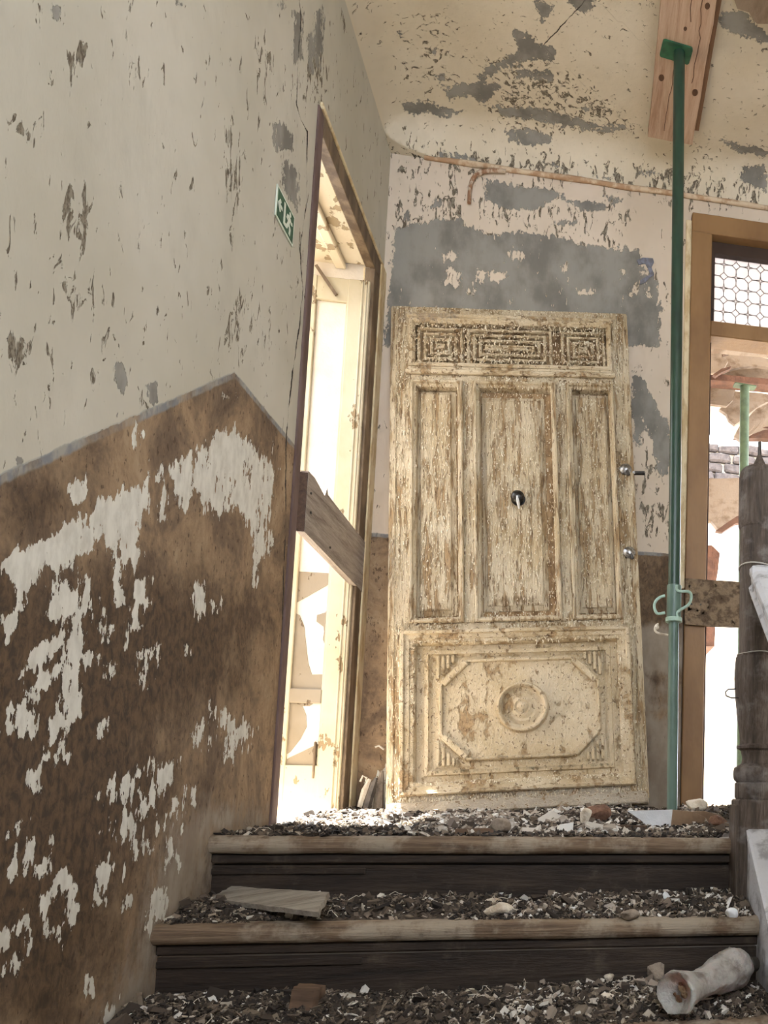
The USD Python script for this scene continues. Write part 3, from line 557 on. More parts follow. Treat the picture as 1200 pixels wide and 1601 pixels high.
# the roofless room that the doorway opens to
rm = thing('wall_room', 'pale sunlit walls of the roofless room behind the doorway', 'wall', kind='structure')
obj('wall_far', box(-2.6, -TL - .02, YB + .75, YB + .95, -.2, .10), 'room_white', rm)
obj('wall_outer', box(-2.8, -2.6, 1.2, YB + .95, -.2, 3.1), 'room_white', rm)  # this and the near wall raised to limit sky light on the leaf
obj('wall_near', box(-2.6, -TL, 1.2, 1.4, -.2, 3.1), 'room_white', rm)
struct('floor_room', box(-2.8, -TL - .001, 1.2, YB + .95, -.2, -.02), 'room_floor', label='sunlit floor of the roofless room', cat='floor')

# ---- right doorway: brown frame, transom window with patterned lights
d2 = thing('door_2', 'brown wooden door frame in the end wall with an open doorway', 'door frame', kind='structure')
for a, b in ((1.312, PX0), (PX1, PX1 + .095)):
    obj('jamb', box(a, b, YB - .022, YB + .09, -.04, PZ, .004), 'frame_brown', d2)
obj('head', box(1.312, PX1 + .095, YB - .022, YB + .09, PZ, PZ + .093, .004), 'frame_brown', d2)
obj('transom_bar', box(PX0, PX1, YB - .018, YB + .09, 2.196, 2.268, .004), 'frame_brown', d2)
obj('inner_rebate', [box(PX0, PX0 + .022, YB + .03, YB + .085, 2.268, PZ), box(PX1 - .022, PX1, YB + .03, YB + .085, 2.268, PZ), box(PX0 + .022, PX1 - .022, YB + .03, YB + .085, PZ - .055, PZ)], 'frame_brown_dark', d2)
obj('plaster_edge', [box(1.285, 1.313, YB - .012, YB + .02, 1.02, PZ + .06, .004)], 'casing_cream', d2)
obj('door_stop', [box(PX0, PX0 + .012, YB + .03, YB + .09, -.03, 2.19)], 'frame_brown_dark', d2)
w1 = thing('window_1', 'transom window of small leaded octagons over the right doorway', 'window', kind='structure')
wx0, wx1, wz0, wz1, WY = PX0 + .022, PX1 - .022, 2.268, PZ - .055, YB + .062
P = .0585; gap = .0010; NX = int((wx1 - wx0) / P) + 1; NZ = int((wz1 - wz0) / P) + 1
zb0 = wz0 - .018
frame = sg.box(wx0, wz0, wx1, wz1); panes = []
dia = lambda x, z, r: sg.Polygon([(x - r, z), (x, z - r), (x + r, z), (x, z + r)])
def star(x, z): a, b = P * .40, P * .075; return sg.Polygon([(x + (a if k % 2 == 0 else b * 1.0) * math.cos(k * math.pi / 4), z + (a if k % 2 == 0 else b * 1.2) * math.sin(k * math.pi / 4)) for k in range(8)])
nodes = {}
for i in range(-1, NX + 2):
    for j in range(-1, NZ + 2):
        nodes[i, j] = star(wx0 + i * P - .01, zb0 + j * P) if (i + j) % 2 else dia(wx0 + i * P - .01, zb0 + j * P, P * .33)
allp = []
for (i, j), nd in nodes.items():
    allp.append(nd.intersection(frame))
    if (i + 1, j + 1) in nodes:
        c = sg.box(wx0 + i * P - .01, zb0 + j * P, wx0 + (i + 1) * P - .01, zb0 + (j + 1) * P)
        if (i + j) % 2: diag = [nodes[i + 1, j], nodes[i, j + 1]]; 
        cell = c.difference(shapely.union_all([nodes[i, j], nodes[i + 1, j], nodes[i, j + 1], nodes[i + 1, j + 1]]))
        allp.append(cell.intersection(frame))
allp = [p.buffer(-gap, join_style=2) for p in allp if p.area > 1e-5]; allp = [max(getattr(p, 'geoms', [p]), key=lambda q: q.area) for p in allp if not p.is_empty]
XZ = lambda t, y: map_axes(t, (1, 0, 0), (0, 0, 1), (0, -1, 0), (0, y, 0))
for p in allp: obj('pane', XZ(prism(p.simplify(1e-4), 0, .003), WY + .002), 'pane_glass', w1)
obj('lead_came', XZ(prism(frame.difference(shapely.union_all(allp)), 0, .006), WY + .0035), 'cam_lead', w1)
# ---- picture moulding under the cove, broken at the left
xs = np.linspace(.14, XR, 60)
mz = 2.862 + .006 * (meshkit.noise(np.stack([xs * 6, xs * 0, xs * 0], 1)) - .5)
t = tube(np.stack([xs, np.full(60, YB - .008), mz], 1), .010 + .003 * meshkit.noise(np.stack([xs * 9, xs * 0 + 4, xs * 0], 1)), 8)
struct('trim_2', t, 'moulding', smooth=50, label='thin broken picture moulding below the ceiling cove', cat='moulding')
#@@OBJECTS
# ================================================================== THE GREAT DOOR LEANING ON THE END WALL
DW, DH = .978, 2.145
dyaw, dlean, droll = -.048, .089, .067
u0 = np.array([math.cos(dyaw), math.sin(dyaw), 0]); n0 = np.array([-math.sin(dyaw), math.cos(dyaw), 0]); v0 = np.array([0, 0, math.cos(dlean)]) + n0 * math.sin(dlean)
du = u0 * math.cos(droll) + v0 * math.sin(droll); dv = v0 * math.cos(droll) - u0 * math.sin(droll); dn = np.cross(du, dv)
DM = np.eye(4); DM[0, :3] = du; DM[1, :3] = dv; DM[2, :3] = dn; DM[3, :3] = np.array([.182, 3.189, .018])
door = thing('panelled_door', 'tall antique panelled door, cream paint flaking, leaning off its hinges against the end wall', 'door', matrix=DM)
B = lambda a, b, c, d, w0, w1, ch=.003: box(a, b, c, d, w0, w1, ch)
def rough_edge(t, amp=.0025, cell=.03, seed=1):        # chipped paint: slight unevenness of real edges
    t = t.subdivide_to_size(.035); v = t.vertices
    t.vertices = v + amp * np.stack([meshkit.fbm(v / cell + seed + 10 * k, 2, seed + k) - .5 for k in range(3)], 1); return t
SW, FW = -.052, 0.0                                    # back face and stile face
part = lambda n, t, mt, **k: obj(n, rough_edge(t, seed=len(_count)), mt, door, **k)
part('stile', B(0, .078, .0, DH, SW, 0), 'flaking_paint_upright'); part('stile', B(.908, DW, .0, DH, SW, 0), 'flaking_paint_upright')
part('stile_edge', B(-.002, .024, .02, DH - .01, -.012, .006), 'flaking_paint_upright'); part('stile_edge', B(DW - .026, DW + .002, .02, DH - .01, -.012, .006), 'flaking_paint_upright')
part('rail', B(.078, .908, 2.085, DH, SW, 0), 'flaking_paint_level', label='top rail'); part('rail', B(.078, .908, 1.797, 1.865, SW, 0), 'flaking_paint_level')
part('rail', B(.078, .908, .70, .752, SW, 0), 'flaking_paint_level'); part('rail', B(.078, .908, 0, .085, SW, 0), 'flaking_paint_grey', label='greyed bottom rail')
part('kick_board', B(.0, DW, .004, .052, -.02, .010, .005), 'flaking_paint_grey')
for a, b in ((.287, .329), (.667, .709)): part('mullion', B(a, b, .752, 1.797, SW, .002), 'flaking_paint_upright')
part('back_board', B(.06, .92, .05, 2.1, SW + .002, -.040, 0), 'recess_brown')
DEEP = -.038
# frieze of three meander panels under the top
part('cornice', B(.060, .920, 1.826, 1.848, -.002, .020, .006), 'flaking_paint_level'); part('cornice', B(.068, .912, 1.846, 1.862, -.002, .012, .004), 'flaking_paint_level')
part('cornice', B(.060, .920, 2.088, 2.108, -.002, .016, .005), 'flaking_paint_level')
obj('frieze_moulding', ring_moulding(rect(.072, 1.862, .908, 2.090), [(0, -.002), (.0, .012), (.006, .016), (.014, .014), (.022, .004), (.024, -.028)]), 'flaking_paint_level', door)
for a, b, c, d in ((.103, 1.876, .288, 2.052), (.302, 1.876, .656, 2.052), (.692, 1.876, .880, 2.052)):
    f = obj('fret_panel', rough_edge(box(a - .004, c + .004, b - .008, d + .008, -.034, -.0255)), 'recess_brown', door)
    k, step, wd = 0, .0245, .0125
    while True:
        i = k * step
        if (d - b) / 2 - i < .014: break
        obj('fret_frame', rough_edge(ring_moulding(rect(a + i, b + i, c - i, d - i), [(0, -.026), (.001, -.005), (.004, .000), (wd - .003, .000), (wd, -.005), (wd + .001, -.026)]), .0035, .010, k + 3), 'flaking_paint_level', f); k += 1
    i = k * step - .006
    if c - a > .25: obj('fret_bar', rough_edge(box(a + i + .01, c - i - .01, (b + d) / 2 - .006, (b + d) / 2 + .006, -.022, -.005)), 'flaking_paint_level', f)
    else: obj('fret_boss', rough_edge(box((a + c) / 2 - .010, (a + c) / 2 + .010, (b + d) / 2 - .008, (b + d) / 2 + .008, -.022, -.004)), 'flaking_paint_level', f)
# three upright panels
PROF = [(0, 0), (0, .013), (.004, .018), (.011, .017), (.014, .007), (.019, .005), (.023, .000), (.0245, -.038)]
for (a, b, c, d), fld in (((.078, .752, .287, 1.797), (.118, .815, .232, 1.745)), ((.329, .752, .667, 1.797), (.378, .830, .592, 1.722)), ((.709, .752, .908, 1.797), (.748, .815, .866, 1.742))):
    p = obj('upright_panel', rough_edge(B(a + .01, c - .01, b + .01, d - .01, -.044, -.036, 0)), 'recess_brown', door)
    t = ring_moulding(rect(fld[0] - .022, fld[1] - .025, fld[2] + .022, fld[3] + .025), [(0, -.0365), (.001, -.030), (.019, -.022), (.0205, -.015), (.024, -.014)])
    obj('raised_field', rough_edge(cat_([t, box(fld[0], fld[2], fld[1], fld[3], -.03, -.0135)])), 'flaking_paint_upright', p)
    obj('panel_moulding', rough_edge(ring_moulding(rect(a, b, c, d), PROF), .002), 'flaking_paint_upright', p)
# big lower panel with an eight-sided frame, corner flutes and a rosette
p = obj('lower_panel', rough_edge(B(.06, .92, .08, .71, -.044, -.030, 0)), 'flaking_paint_plain', door)
obj('panel_moulding', rough_edge(ring_moulding(rect(.046, .075, .932, .722), [(0, -.004), (0, .015), (.005, .022), (.015, .021), (.019, .010), (.034, .009), (.037, .004), (.048, .002), (.052, -.008), (.054, -.031)]), .002), 'flaking_paint_level', p)
obj('inner_moulding', rough_edge(ring_moulding(rect(.128, .150, .852, .648), [(0, -.031), (.003, -.018), (.018, -.014), (.021, -.022), (.030, -.029)]), .002), 'flaking_paint_plain', p)
OCT = [(.300, .212), (.690, .212), (.790, .312), (.790, .500), (.690, .598), (.300, .598), (.200, .500), (.200, .312)]
obj('octagon_field', rough_edge(map_axes(prism(sg.Polygon(OCT), -.034, -.022), (1, 0, 0), (0, 1, 0), (0, 0, 1))), 'flaking_paint_plain', p)
obj('octagon_moulding', rough_edge(ring_moulding([tuple((np.array(q) - (.495, .405)) * 1.05 + (.495, .405)) for q in OCT], [(0, -.030), (.001, -.012), (.005, -.007), (.011, -.008), (.013, -.014), (.014, -.024)]), .0035), 'flaking_paint_plain', p)
for sx in (-1, 1):
    for sy in (-1, 1):
        cxn, cyn = .495 + sx * .318, .405 + sy * .215
        a0 = np.array([cxn - sx * .112, cyn]); a1 = np.array([cxn, cyn - sy * .112]); dr = (a1 - a0) / np.linalg.norm(a1 - a0); mid = (a0 + a1) / 2
        bar = box(-.062, .062, -.013, .013, -.024, -.004, .004); bar.apply_transform(trimesh.transformations.rotation_matrix(math.atan2(dr[1], dr[0]), [0, 0, 1])); bar.apply_translation([mid[0] - sx * .012, mid[1] - sy * .012, 0])
        obj('corner_bar', rough_edge(bar, .003), 'flaking_paint_plain', p)
        for k in range(4):
            h = (.090, .070, .048, .026)[k]; x = cxn - sx * (.006 + .019 * k)
            lo, hi = sorted((cyn + sy * .004, cyn - sy * h))
            obj('flute', rough_edge(box(x - .006, x + .006, lo, hi, -.024, -.009, .003), .002), 'flaking_paint_plain', p)
ro = lathe([(.100, -.026), (.101, -.010), (.096, .004), (.090, .006), (.083, .000), (.079, -.014), (.070, -.018), (.056, -.009), (.046, -.011), (.040, -.006), (.030, .000), (.027, -.004), (.022, -.006), (.017, .002), (.010, .006), (.004, .007)], 56, (.502, .406))
obj('rosette', rough_edge(ro, .002, .02), 'flaking_paint_plain', p, smooth=40)
# ironwork
kn = obj('door_knob', lathe([(.010, -.012), (.027, -.010), (.028, -.006), (.010, -.004), (.010, .002), (.023, .008), (.0275, .018), (.024, .028), (.014, .034), (.003, .036)], 36, (.502, 1.277)), 'black_iron', door, smooth=40)
obj('drip', tube([(.502, 1.272, .038), (.503, 1.258, .034), (.505, 1.244, .022), (.505, 1.232, .004)], [.003, .006, .006, .003], 8), 'card_white', kn)
for vv in (1.407, 1.037):
    lk = obj('lock_plate', place(lathe([(.024, 0), (.025, .004), (.019, .008), (.011, .014), (.003, .015)], 24), (.945, vv, .004)), 'chrome', door, smooth=40)
    obj('keyhole_cover', place(box(-.006, .006, -.022, .012, 0, .006, .002), (.951, vv - .012, .012), (0, 0, .3)), 'iron', lk)
obj('lock_bolt', box(DW - .01, DW + .048, 1.398, 1.412, -.03, -.016, .002), 'iron', door)
obj('strike_scrap', box(DW - .006, DW + .006, 1.388, 1.400, -.004, .008, .003), 'card_white', door)
# curled flakes of paint all over it
r = np.random.default_rng(11); NF = 13000
fu, fv = r.uniform(.004, DW - .004, NF), r.uniform(.01, DH - .005, NF)
band = r.random(NF) < .34
vb = np.array([2.14, 2.10, 2.06, 1.99, 1.94, 1.90, 1.85, 1.81, 1.78, .79, .755, .735, .715, .69, .12, .09, .06, .03]); fv = np.where(band, vb[r.integers(0, len(vb), NF)] + r.normal(0, .010, NF), fv); fv = np.clip(fv, .004, DH - .003)
inpan = lambda a, b, c, d: (fu > a) & (fu < c) & (fv > b) & (fv < d)
fw0 = 0
deep = inpan(.10, .775, .265, 1.775) | inpan(.352, .775, .645, 1.775) | inpan(.732, .775, .885, 1.775) | inpan(.1, .13, .875, .67)
fw = np.where(deep, np.where(inpan(.378, .83, .592, 1.722) | inpan(.118, .815, .232, 1.745) | inpan(.748, .815, .866, 1.742), -.0125, -.033), .0015)
hh = r.uniform(.003, .012, NF) * np.where(r.random(NF) < .12, 1.8, 1); ww = r.uniform(.0018, .0052, NF); lift = r.uniform(.002, .007, NF)
sl = r.normal(0, .18, NF); turn = r.integers(0, 2, NF) * 2 - 1
C3 = lambda x, y, z: np.stack([x, y, z], 1)
q0 = C3(fu - ww / 2, fv, fw); q1 = C3(fu + ww / 2, fv, fw + lift * .3 * (turn > 0)); q2 = C3(fu + ww / 2 + sl * hh, fv - hh, fw + lift); q3 = C3(fu - ww / 2 + sl * hh, fv - hh, fw + lift * .6); q4 = C3(fu + sl * hh * .5, fv - hh * .5, fw + lift * 1.2)
VV = np.stack([q0, q1, q2, q3, q4], 1).reshape(-1, 3); base = np.arange(NF)[:, None] * 5
FF = np.concatenate([base + np.array(t) for t in ((0, 4, 1), (1, 4, 2), (2, 4, 3), (3, 4, 0))])
obj('paint_flakes', trimesh.Trimesh(VV, FF, process=False), 'paint_flake', door, kind='stuff')

# ================================================================== PROPS AND PLANKS
CZ = HC - .006
# plank under the ceiling
pk = thing('ceiling_plank', 'raw knotty pine plank held flat under the ceiling by the green prop', 'plank')
a0, a1 = at(1012, 216, 2, CZ - .05), at(1082, 226, 2, CZ - .05); PW = (a1 - a0)[0]; ax = a0[0]; ye = (a0[1] + a1[1]) / 2
t = rough_plank(2.3, PW, .046, 5, (.006, 0), 30, 0, .006)
t = map_axes(t, (0, -1, 0), (1, 0, 0), (0, 0, 1), (ax, ye, CZ - .05)); t = t.subdivide_to_size(.08)
obj('board', t, 'pine_plank', pk)
for kx, ky, rr in ((.03, .30, .011), (PW - .025, .26, .012), (PW - .03, .62, .009), (.05, .72, .008), (.03, 1.0, .010), (PW * .5, .52, .006)):
    e = trimesh.creation.icosphere(2); e.vertices *= [rr, rr * 1.4, .002]; e.apply_translation([ax + kx, ye - ky, CZ - .050]); obj('knot', e, 'knot', pk, smooth=True)
rs = np.random.default_rng(3)
for sx, ya_, yb_ in ((.55, .55, 1.2), (.36, .05, .42), (.78, .3, .66)):
    yy_ = np.linspace(ya_, yb_, 14); xx_ = ax + PW * sx + np.cumsum(rs.normal(0, .0035, 14))
    obj('split', tube(np.stack([xx_, ye - yy_, np.full(14, CZ - .0502)], 1), .0014, 6), 'knot', pk)
obj('dark_batten', map_axes(rough_plank(2.2, .018, .03, 8), (0, -1, 0), (1, 0, 0), (0, 0, 1), (ax + PW + .001, ye - .06, CZ - .034)), 'pine_dark', pk)
# green telescopic prop
PY = 2.79; pb, ptop = at(1050, 1264, 1, PY), at(1061.5, 80, 1, PY)
zt = CZ - .05; zb_ = -.024
axis = lambda z: pb + (ptop - pb) * (z - pb[2]) / (ptop[2] - pb[2])
pr = thing('steel_prop', 'tall green steel prop bracing the ceiling plank in front of the end wall', 'prop')
up_r, lo_r = .0215, .0185
zc = at(1050, 968, 1, PY)[2]; zct = at(1050, 915, 1, PY)[2]
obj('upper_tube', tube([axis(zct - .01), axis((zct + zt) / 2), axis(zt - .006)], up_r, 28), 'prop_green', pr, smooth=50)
obj('lower_tube', tube([axis(zb_ + .006), axis(.3), axis(zc)], lo_r, 28), 'prop_green_lit', pr, smooth=50)
obj('collar', tube([axis(zc - .004), axis(zc), axis(zct - .004), axis(zct)], [.024, .026, .026, .0245], 28), 'prop_green_lit', pr, smooth=40)
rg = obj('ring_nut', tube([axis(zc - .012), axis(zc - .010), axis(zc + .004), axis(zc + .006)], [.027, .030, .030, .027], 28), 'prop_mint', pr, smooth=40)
tp = axis(zt); plate = sg.box(-.048, -.026, .048, .026).buffer(.010, join_style=1)
obj('head_plate', [place(prism(plate, -.007, 0), tp - [.012, 0, 0], (0, 0, .12))], 'prop_plate', pr)
obj('base_plate', place(prism(plate, 0, .006), axis(zb_), (0, 0, .1)), 'prop_plate', pr)
def px_tube(pts, y, rad, n=10):
    P3 = np.array([at(a, b, 1, y) for a, b in pts]); k = np.linspace(0, len(P3) - 1, 6 * len(P3))
    from scipy.interpolate import CubicSpline
    return tube(CubicSpline(np.arange(len(P3)), P3)(k), rad, n)
z6 = lambda *p: [(960 + x / 5, 850 + y / 5) for x, y in p]
obj('handle', px_tube(z6((395, 408), (340, 430), (312, 480), (325, 535), (355, 548), (395, 540)), PY - .012, .0052), 'prop_mint', pr, smooth=60)
obj('handle', px_tube(z6((488, 325), (505, 372), (560, 372), (598, 395), (590, 460), (545, 500), (500, 530), (492, 572)), PY - .024, .0052), 'prop_mint', pr, smooth=60)
obj('pin', px_tube(z6((420, 715), (360, 705), (322, 685), (320, 650), (345, 630)), PY - .02, .0042), 'plaster_chunk', pr, smooth=60)
obj('pin_head', place(trimesh.creation.icosphere(2, .009), at(1026, 981, 1, PY - .02)), 'plaster_chunk', pr, smooth=True)
# pipe stub hanging from the picture moulding
obj('pipe_stub', px_tube([(790, 268), (765, 267), (746, 272), (737, 284), (734, 300), (733, 317)], YB - .016, .0085), 'pipe_rust', smooth=60, label='short rusty pipe curling down from the ceiling moulding', cat='pipe')
obj('pipe_collar', tube([at(746, 272, 1, YB - .016) , at(752, 269, 1, YB - .016)], .011, 12), 'pipe_rust', stage.GetPrimAtPath('/World/pipe_stub'))

# ---- boards nailed over the doorways
g0 = at(470, 745, 0, -.012); g1 = at(566, 932, 0, -.012)
bd = thing('barrier_plank', 'weathered grey plank with a splintered top edge nailed across the left doorway', 'plank')
Lb, Hb = YB - .07 - g0[1], .195
pts = [(0, 0), (Lb, -.02), (Lb, Hb - .012), (.36, Hb - .004), (.20, Hb + .002), (.185, Hb + .022), (.178, Hb + .004), (.165, Hb - .014), (.06, Hb + .006), (0, Hb + .004)]
t = map_axes(prism(sg.Polygon(pts), 0, .024), (0, 1, 0), (0, 0, 1), (1, 0, 0), (-.014, g0[1], at(458, 826, 0, -.012)[2] + .002))
obj('board', t.subdivide_to_size(.05), 'weathered_grey', bd)
obj('end_grain', map_axes(prism(sg.box(-.003, .006, .002, Hb - .0), 0, .0), (0, 1, 0), (0, 0, 1), (1, 0, 0), (0, 0, 0)) if False else box(-.040, .009, g0[1] - .003, g0[1] - .0005, at(458, 826, 0, -.012)[2] + .004, at(458, 826, 0, -.012)[2] + Hb), 'weathered_dark', bd)
for fy, fz in ((.03, .15), (.04, .09), (.25, .04)): obj('nail', place(lathe([(.004, 0), (.004, .003)], 8), (.0105, g0[1] + fy, at(458, 826, 0, 0)[2] + fz), (0, math.pi / 2, 0)), 'iron', bd)
o0, o1 = at(1069, 904, 1, YB - .04), at(1069, 976, 1, YB - .04)
ob = thing('chipboard_strip', 'rough chipboard strip fixed across the right doorway at waist height', 'board')
obj('board', map_axes(rough_plank(.92, o0[2] - o1[2], .018, 9, (.004, .004), 20, 0, .004), (1, 0, 0), (0, 0, 1), (0, -1, 0), (o1[0], YB - .023, o1[2])), 'board_rough', ob)
for fx in (.03, .07, .87): obj('nail', place(lathe([(.004, 0), (.004, .003)], 8), (o1[0] + fx, YB - .042, o1[2] + .09), (math.pi / 2, 0, 0)), 'iron', ob)
rr_ = np.random.default_rng(21)
obj('wood_chips', [place(box(-a, a, -b, b, 0, .0018), (o1[0] + x, YB - .0415, o1[2] + z), (math.pi / 2, th, 0)) for a, b, x, z, th in zip(rr_.uniform(.005, .014, 320), rr_.uniform(.003, .007, 320), rr_.uniform(.012, .905, 320), rr_.uniform(.012, o0[2] - o1[2] - .012, 320), rr_.uniform(0, 3.1, 320))], 'board_rough', ob, kind='stuff')

# ---- exit sign
sgn = thing('exit_sign', 'small green emergency exit sign on the left wall near the doorway', 'sign')
c = [at(434, 289, 0, .006), at(460.5, 336, 0, .006), at(459, 388, 0, .006), at(432, 338, 0, .006)]
sy0, sy1 = (c[0][1] + c[3][1]) / 2, (c[1][1] + c[2][1]) / 2; sz0, sz1 = (c[2][2] + c[3][2]) / 2, (c[0][2] + c[1][2]) / 2
SWd, SHt = sy1 - sy0, sz1 - sz0
def on_sign(pg, x0, x1): return map_axes(prism(pg, 0, x1 - x0), (0, 1, 0), (0, 0, 1), (1, 0, 0), (x0, sy0, sz0))
obj('plate', on_sign(sg.box(0, 0, SWd, SHt), .0015, .005), 'sign_white', sgn)
obj('green_field', on_sign(sg.box(.006, .006, SWd - .006, SHt - .006), .005, .0056), 'sign_green', sgn)
S = lambda *p: sg.Polygon([(x * SWd, y * SHt) for x, y in p])
L_ = lambda w, *p: sg.LineString([(x * SWd, y * SHt) for x, y in p]).buffer(w * SHt, cap_style=2, join_style=1)
fig = shapely.union_all([sg.Point(.73 * SWd, .80 * SHt).buffer(.075 * SHt), L_(.075, (.71, .70), (.66, .45)), L_(.05, (.70, .66), (.80, .58), (.88, .62)), L_(.05, (.70, .66), (.60, .64), (.56, .50)), L_(.06, (.66, .46), (.76, .34), (.74, .14)), L_(.06, (.66, .46), (.58, .26), (.48, .22))])
obj('running_figure', on_sign(fig, .0056, .0062), 'sign_white', sgn)
obj('door_mark', on_sign(S((.38, .16), (.47, .16), (.47, .86), (.38, .86)), .0056, .0062), 'sign_white', sgn)
obj('arrow', on_sign(shapely.union_all([L_(.055, (.13, .50), (.30, .50)), L_(.055, (.20, .68), (.10, .50), (.20, .32))]), .0056, .0062), 'sign_white', sgn)

# ================================================================== NEWEL POST AND BANISTER
NX_, NY_ = 1.3685, 2.1575
nw = thing('newel_post', 'dusty turned wooden newel post with a spike on top at the stair head', 'newel post', (NX_, NY_, 0))
hb = .0575
obj('base_block', box(-hb, hb, -hb, hb, -.178, .107, .004), 'newel_wood', nw)
obj('block_strip', box(-hb - .006, -hb + .002, -hb + .002, hb - .002, -.178, .092, .002), 'newel_wood', nw)
obj('turned_shaft', lathe([(.050, .100), (.058, .112), (.058, .150), (.054, .153), (.061, .160), (.0635, .175), (.061, .192), (.050, .199), (.041, .205), (.039, .220), (.043, .240), (.054, .246), (.055, .252), (.046, .258), (.047, .285), (.054, .330), (.060, .385), (.0635, .440), (.062, .470), (.060, .500)], 40), 'newel_wood', nw, smooth=40)
obj('shaft', lathe([(.055, .498), (.0575, .506), (.051, .510), (.0515, .62), (.0525, .756), (.0530, .872)], 40), 'newel_wood', nw, smooth=40)
obj('capital', lathe([(.0535, .868), (.0575, .878), (.0575, .980), (.0575, 1.020), (.055, 1.034), (.048, 1.043), (.030, 1.047), (.022, 1.050), (.018, 1.060), (.010, 1.078), (.006, 1.088)], 40), 'newel_wood', nw, smooth=40)
obj('spike', tube([(0, 0, 1.07), (0, 0, 1.10), (0, 0, 1.128)], [.0052, .005, .0045], 10), 'iron', nw)
obj('tie_string', tube([(.0545 * math.cos(a), .0545 * math.sin(a), .756 + .004 * math.sin(a * 2)) for a in np.linspace(0, 2 * math.pi * .98, 40)], .0022, 6), 'string', nw)
obj('tie_string', tube([(.0555 * math.cos(a), .0555 * math.sin(a), .509 + .002 * math.sin(a * 3)) for a in np.linspace(0, 2 * math.pi * .98, 40)], .0016, 6), 'string', nw)
wire = [at(x, y, 1, NY_ - .02) - [NX_, NY_, 0] for x, y in z6((985, 1205), (910, 1205), (872, 1188), (868, 1160), (890, 1138), (950, 1135))]
obj('bent_wire', tube(np.array(wire), .0018, 6), 'iron', nw)
# handrail: starts at the newel and falls with the stair
hr = thing('handrail', 'white painted moulded handrail falling from the newel post', 'handrail')
SL = .79; HY1 = NY_ - hb + .006; HY0 = .1
def along(prof, x, y1, z1, y0, taper=None):
    """a profile (x, z) swept down the stair slope from (y1, z1) to y0"""
    pg = sg.Polygon(prof); t = prism(pg, 0, 1.0); v = t.vertices.copy()
    yy_ = y1 + (y0 - y1) * v[:, 2]; t.vertices = np.stack([x + v[:, 0], yy_, z1 + v[:, 1] - SL * (y1 - yy_)], 1)
    return trimesh.Trimesh(t.vertices, t.faces[:, ::-1] if True else t.faces, process=False)
rail_z = .592 + .11 - .79 * (2.145 - HY1)
obj('lower_moulding', along([(-.035, .0), (.035, 0), (.038, .014), (.030, .024), (.032, .040), (-.032, .040), (-.030, .024), (-.038, .014)], NX_, HY1, rail_z, HY0), 'white_paint', hr)
obj('grip', along([(-.026, .041), (.026, .041), (.036, .052), (.036, .066), (.026, .078), (0, .082), (-.026, .078), (-.036, .066), (-.036, .052)], NX_, HY1, rail_z, HY0), 'white_paint', hr)
obj('end_plate', [place(box(-.036, .036, -.004, .004, -.006, .086, .002), (NX_, HY1 - .03, rail_z + .004 - .03 * SL), (-.0, 0, 0))], 'white_paint', hr)
# stringer
sr = thing('stringer', 'white painted stair stringer running down from the newel post', 'stringer')
sz = -.104 + .11 - .84 * (2.086 - HY1)
obj('board', along([(-.034, -.34), (.034, -.34), (.034, -.012), (-.034, -.012)], NX_, HY1, sz, HY0), 'white_paint', sr)
obj('cap', along([(-.037, -.012), (.037, -.012), (.037, .006), (.030, .010), (-.030, .010), (-.037, .006)], NX_, HY1, sz, HY0), 'white_paint', sr)
for k, yb in enumerate((1.985, 1.83, 1.68)):
    zb1 = sz + .014 - SL * (HY1 - yb); zb2 = rail_z - SL * (HY1 - yb) - .004; h = zb2 - zb1
    bl = thing('baluster', ['thin dark turned baluster nearest the newel post', 'second thin dark baluster down the banister', 'third thin dark baluster down the banister'][k], 'baluster', (NX_ + .012, yb, zb1), group='banister balusters')
    obj('shaft', lathe([(.010, 0), (.010, h * .42), (.008, h * .45), (.011, h * .5), (.011, h * .9), (.010, h)], 14), 'newel_wood', bl, smooth=40)
    obj('turned_ring', lathe([(.009, h * .50), (.018, h * .515), (.019, h * .53), (.012, h * .545), (.017, h * .56), (.015, h * .58), (.009, h * .59)], 16), 'newel_wood', bl, smooth=40)

# ================================================================== RUBBLE
def chips(n, sample, size, seed, tilt=.5, thick=.3):
    r = np.random.default_rng(seed); P = sample(r, n)
    L = r.lognormal(math.log(size), .5, n); L = np.clip(L, size * .4, size * 3.2)
    D = np.stack([L, L * r.uniform(.35, .9, n), L * r.uniform(.08, thick, n)], 1) / 2
    cub = np.array([[x, y, z] for x in (-1, 1) for y in (-1, 1) for z in (-1, 1)], float)
    v = cub[None] * D[:, None] * (1 + r.uniform(-.35, .35, (n, 8, 3)))
    a, b, c_ = r.uniform(0, 2 * np.pi, n), r.normal(0, tilt, n), r.normal(0, tilt, n)
    def rot(v, k, i, j):
        o = v.copy(); o[..., i] = np.cos(k)[:, None] * v[..., i] - np.sin(k)[:, None] * v[..., j]; o[..., j] = np.sin(k)[:, None] * v[..., i] + np.cos(k)[:, None] * v[..., j]; return o
    v = rot(rot(rot(v, b, 1, 2), c_, 0, 2), a, 0, 1); v += P[:, None]
    fc = np.array([[0, 1, 3], [0, 3, 2], [4, 6, 7], [4, 7, 5], [0, 4, 5], [0, 5, 1], [2, 3, 7], [2, 7, 6], [0, 2, 6], [0, 6, 4], [1, 5, 7], [1, 7, 3]])
    return v.reshape(-1, 3), (np.arange(n)[:, None, None] * 8 + fc[None]).reshape(-1, 3), np.repeat(r.random(n), 8)
def heap(parent, name, mat, *lots):
    V_ = np.vstack([l[0] for l in lots]); off = np.cumsum([0] + [len(l[0]) for l in lots[:-1]])
    obj(name, trimesh.Trimesh(V_, np.vstack([l[1] + o for l, o in zip(lots, off)]), process=False), mat, parent, prim={'tone': np.concatenate([l[2] for l in lots])})
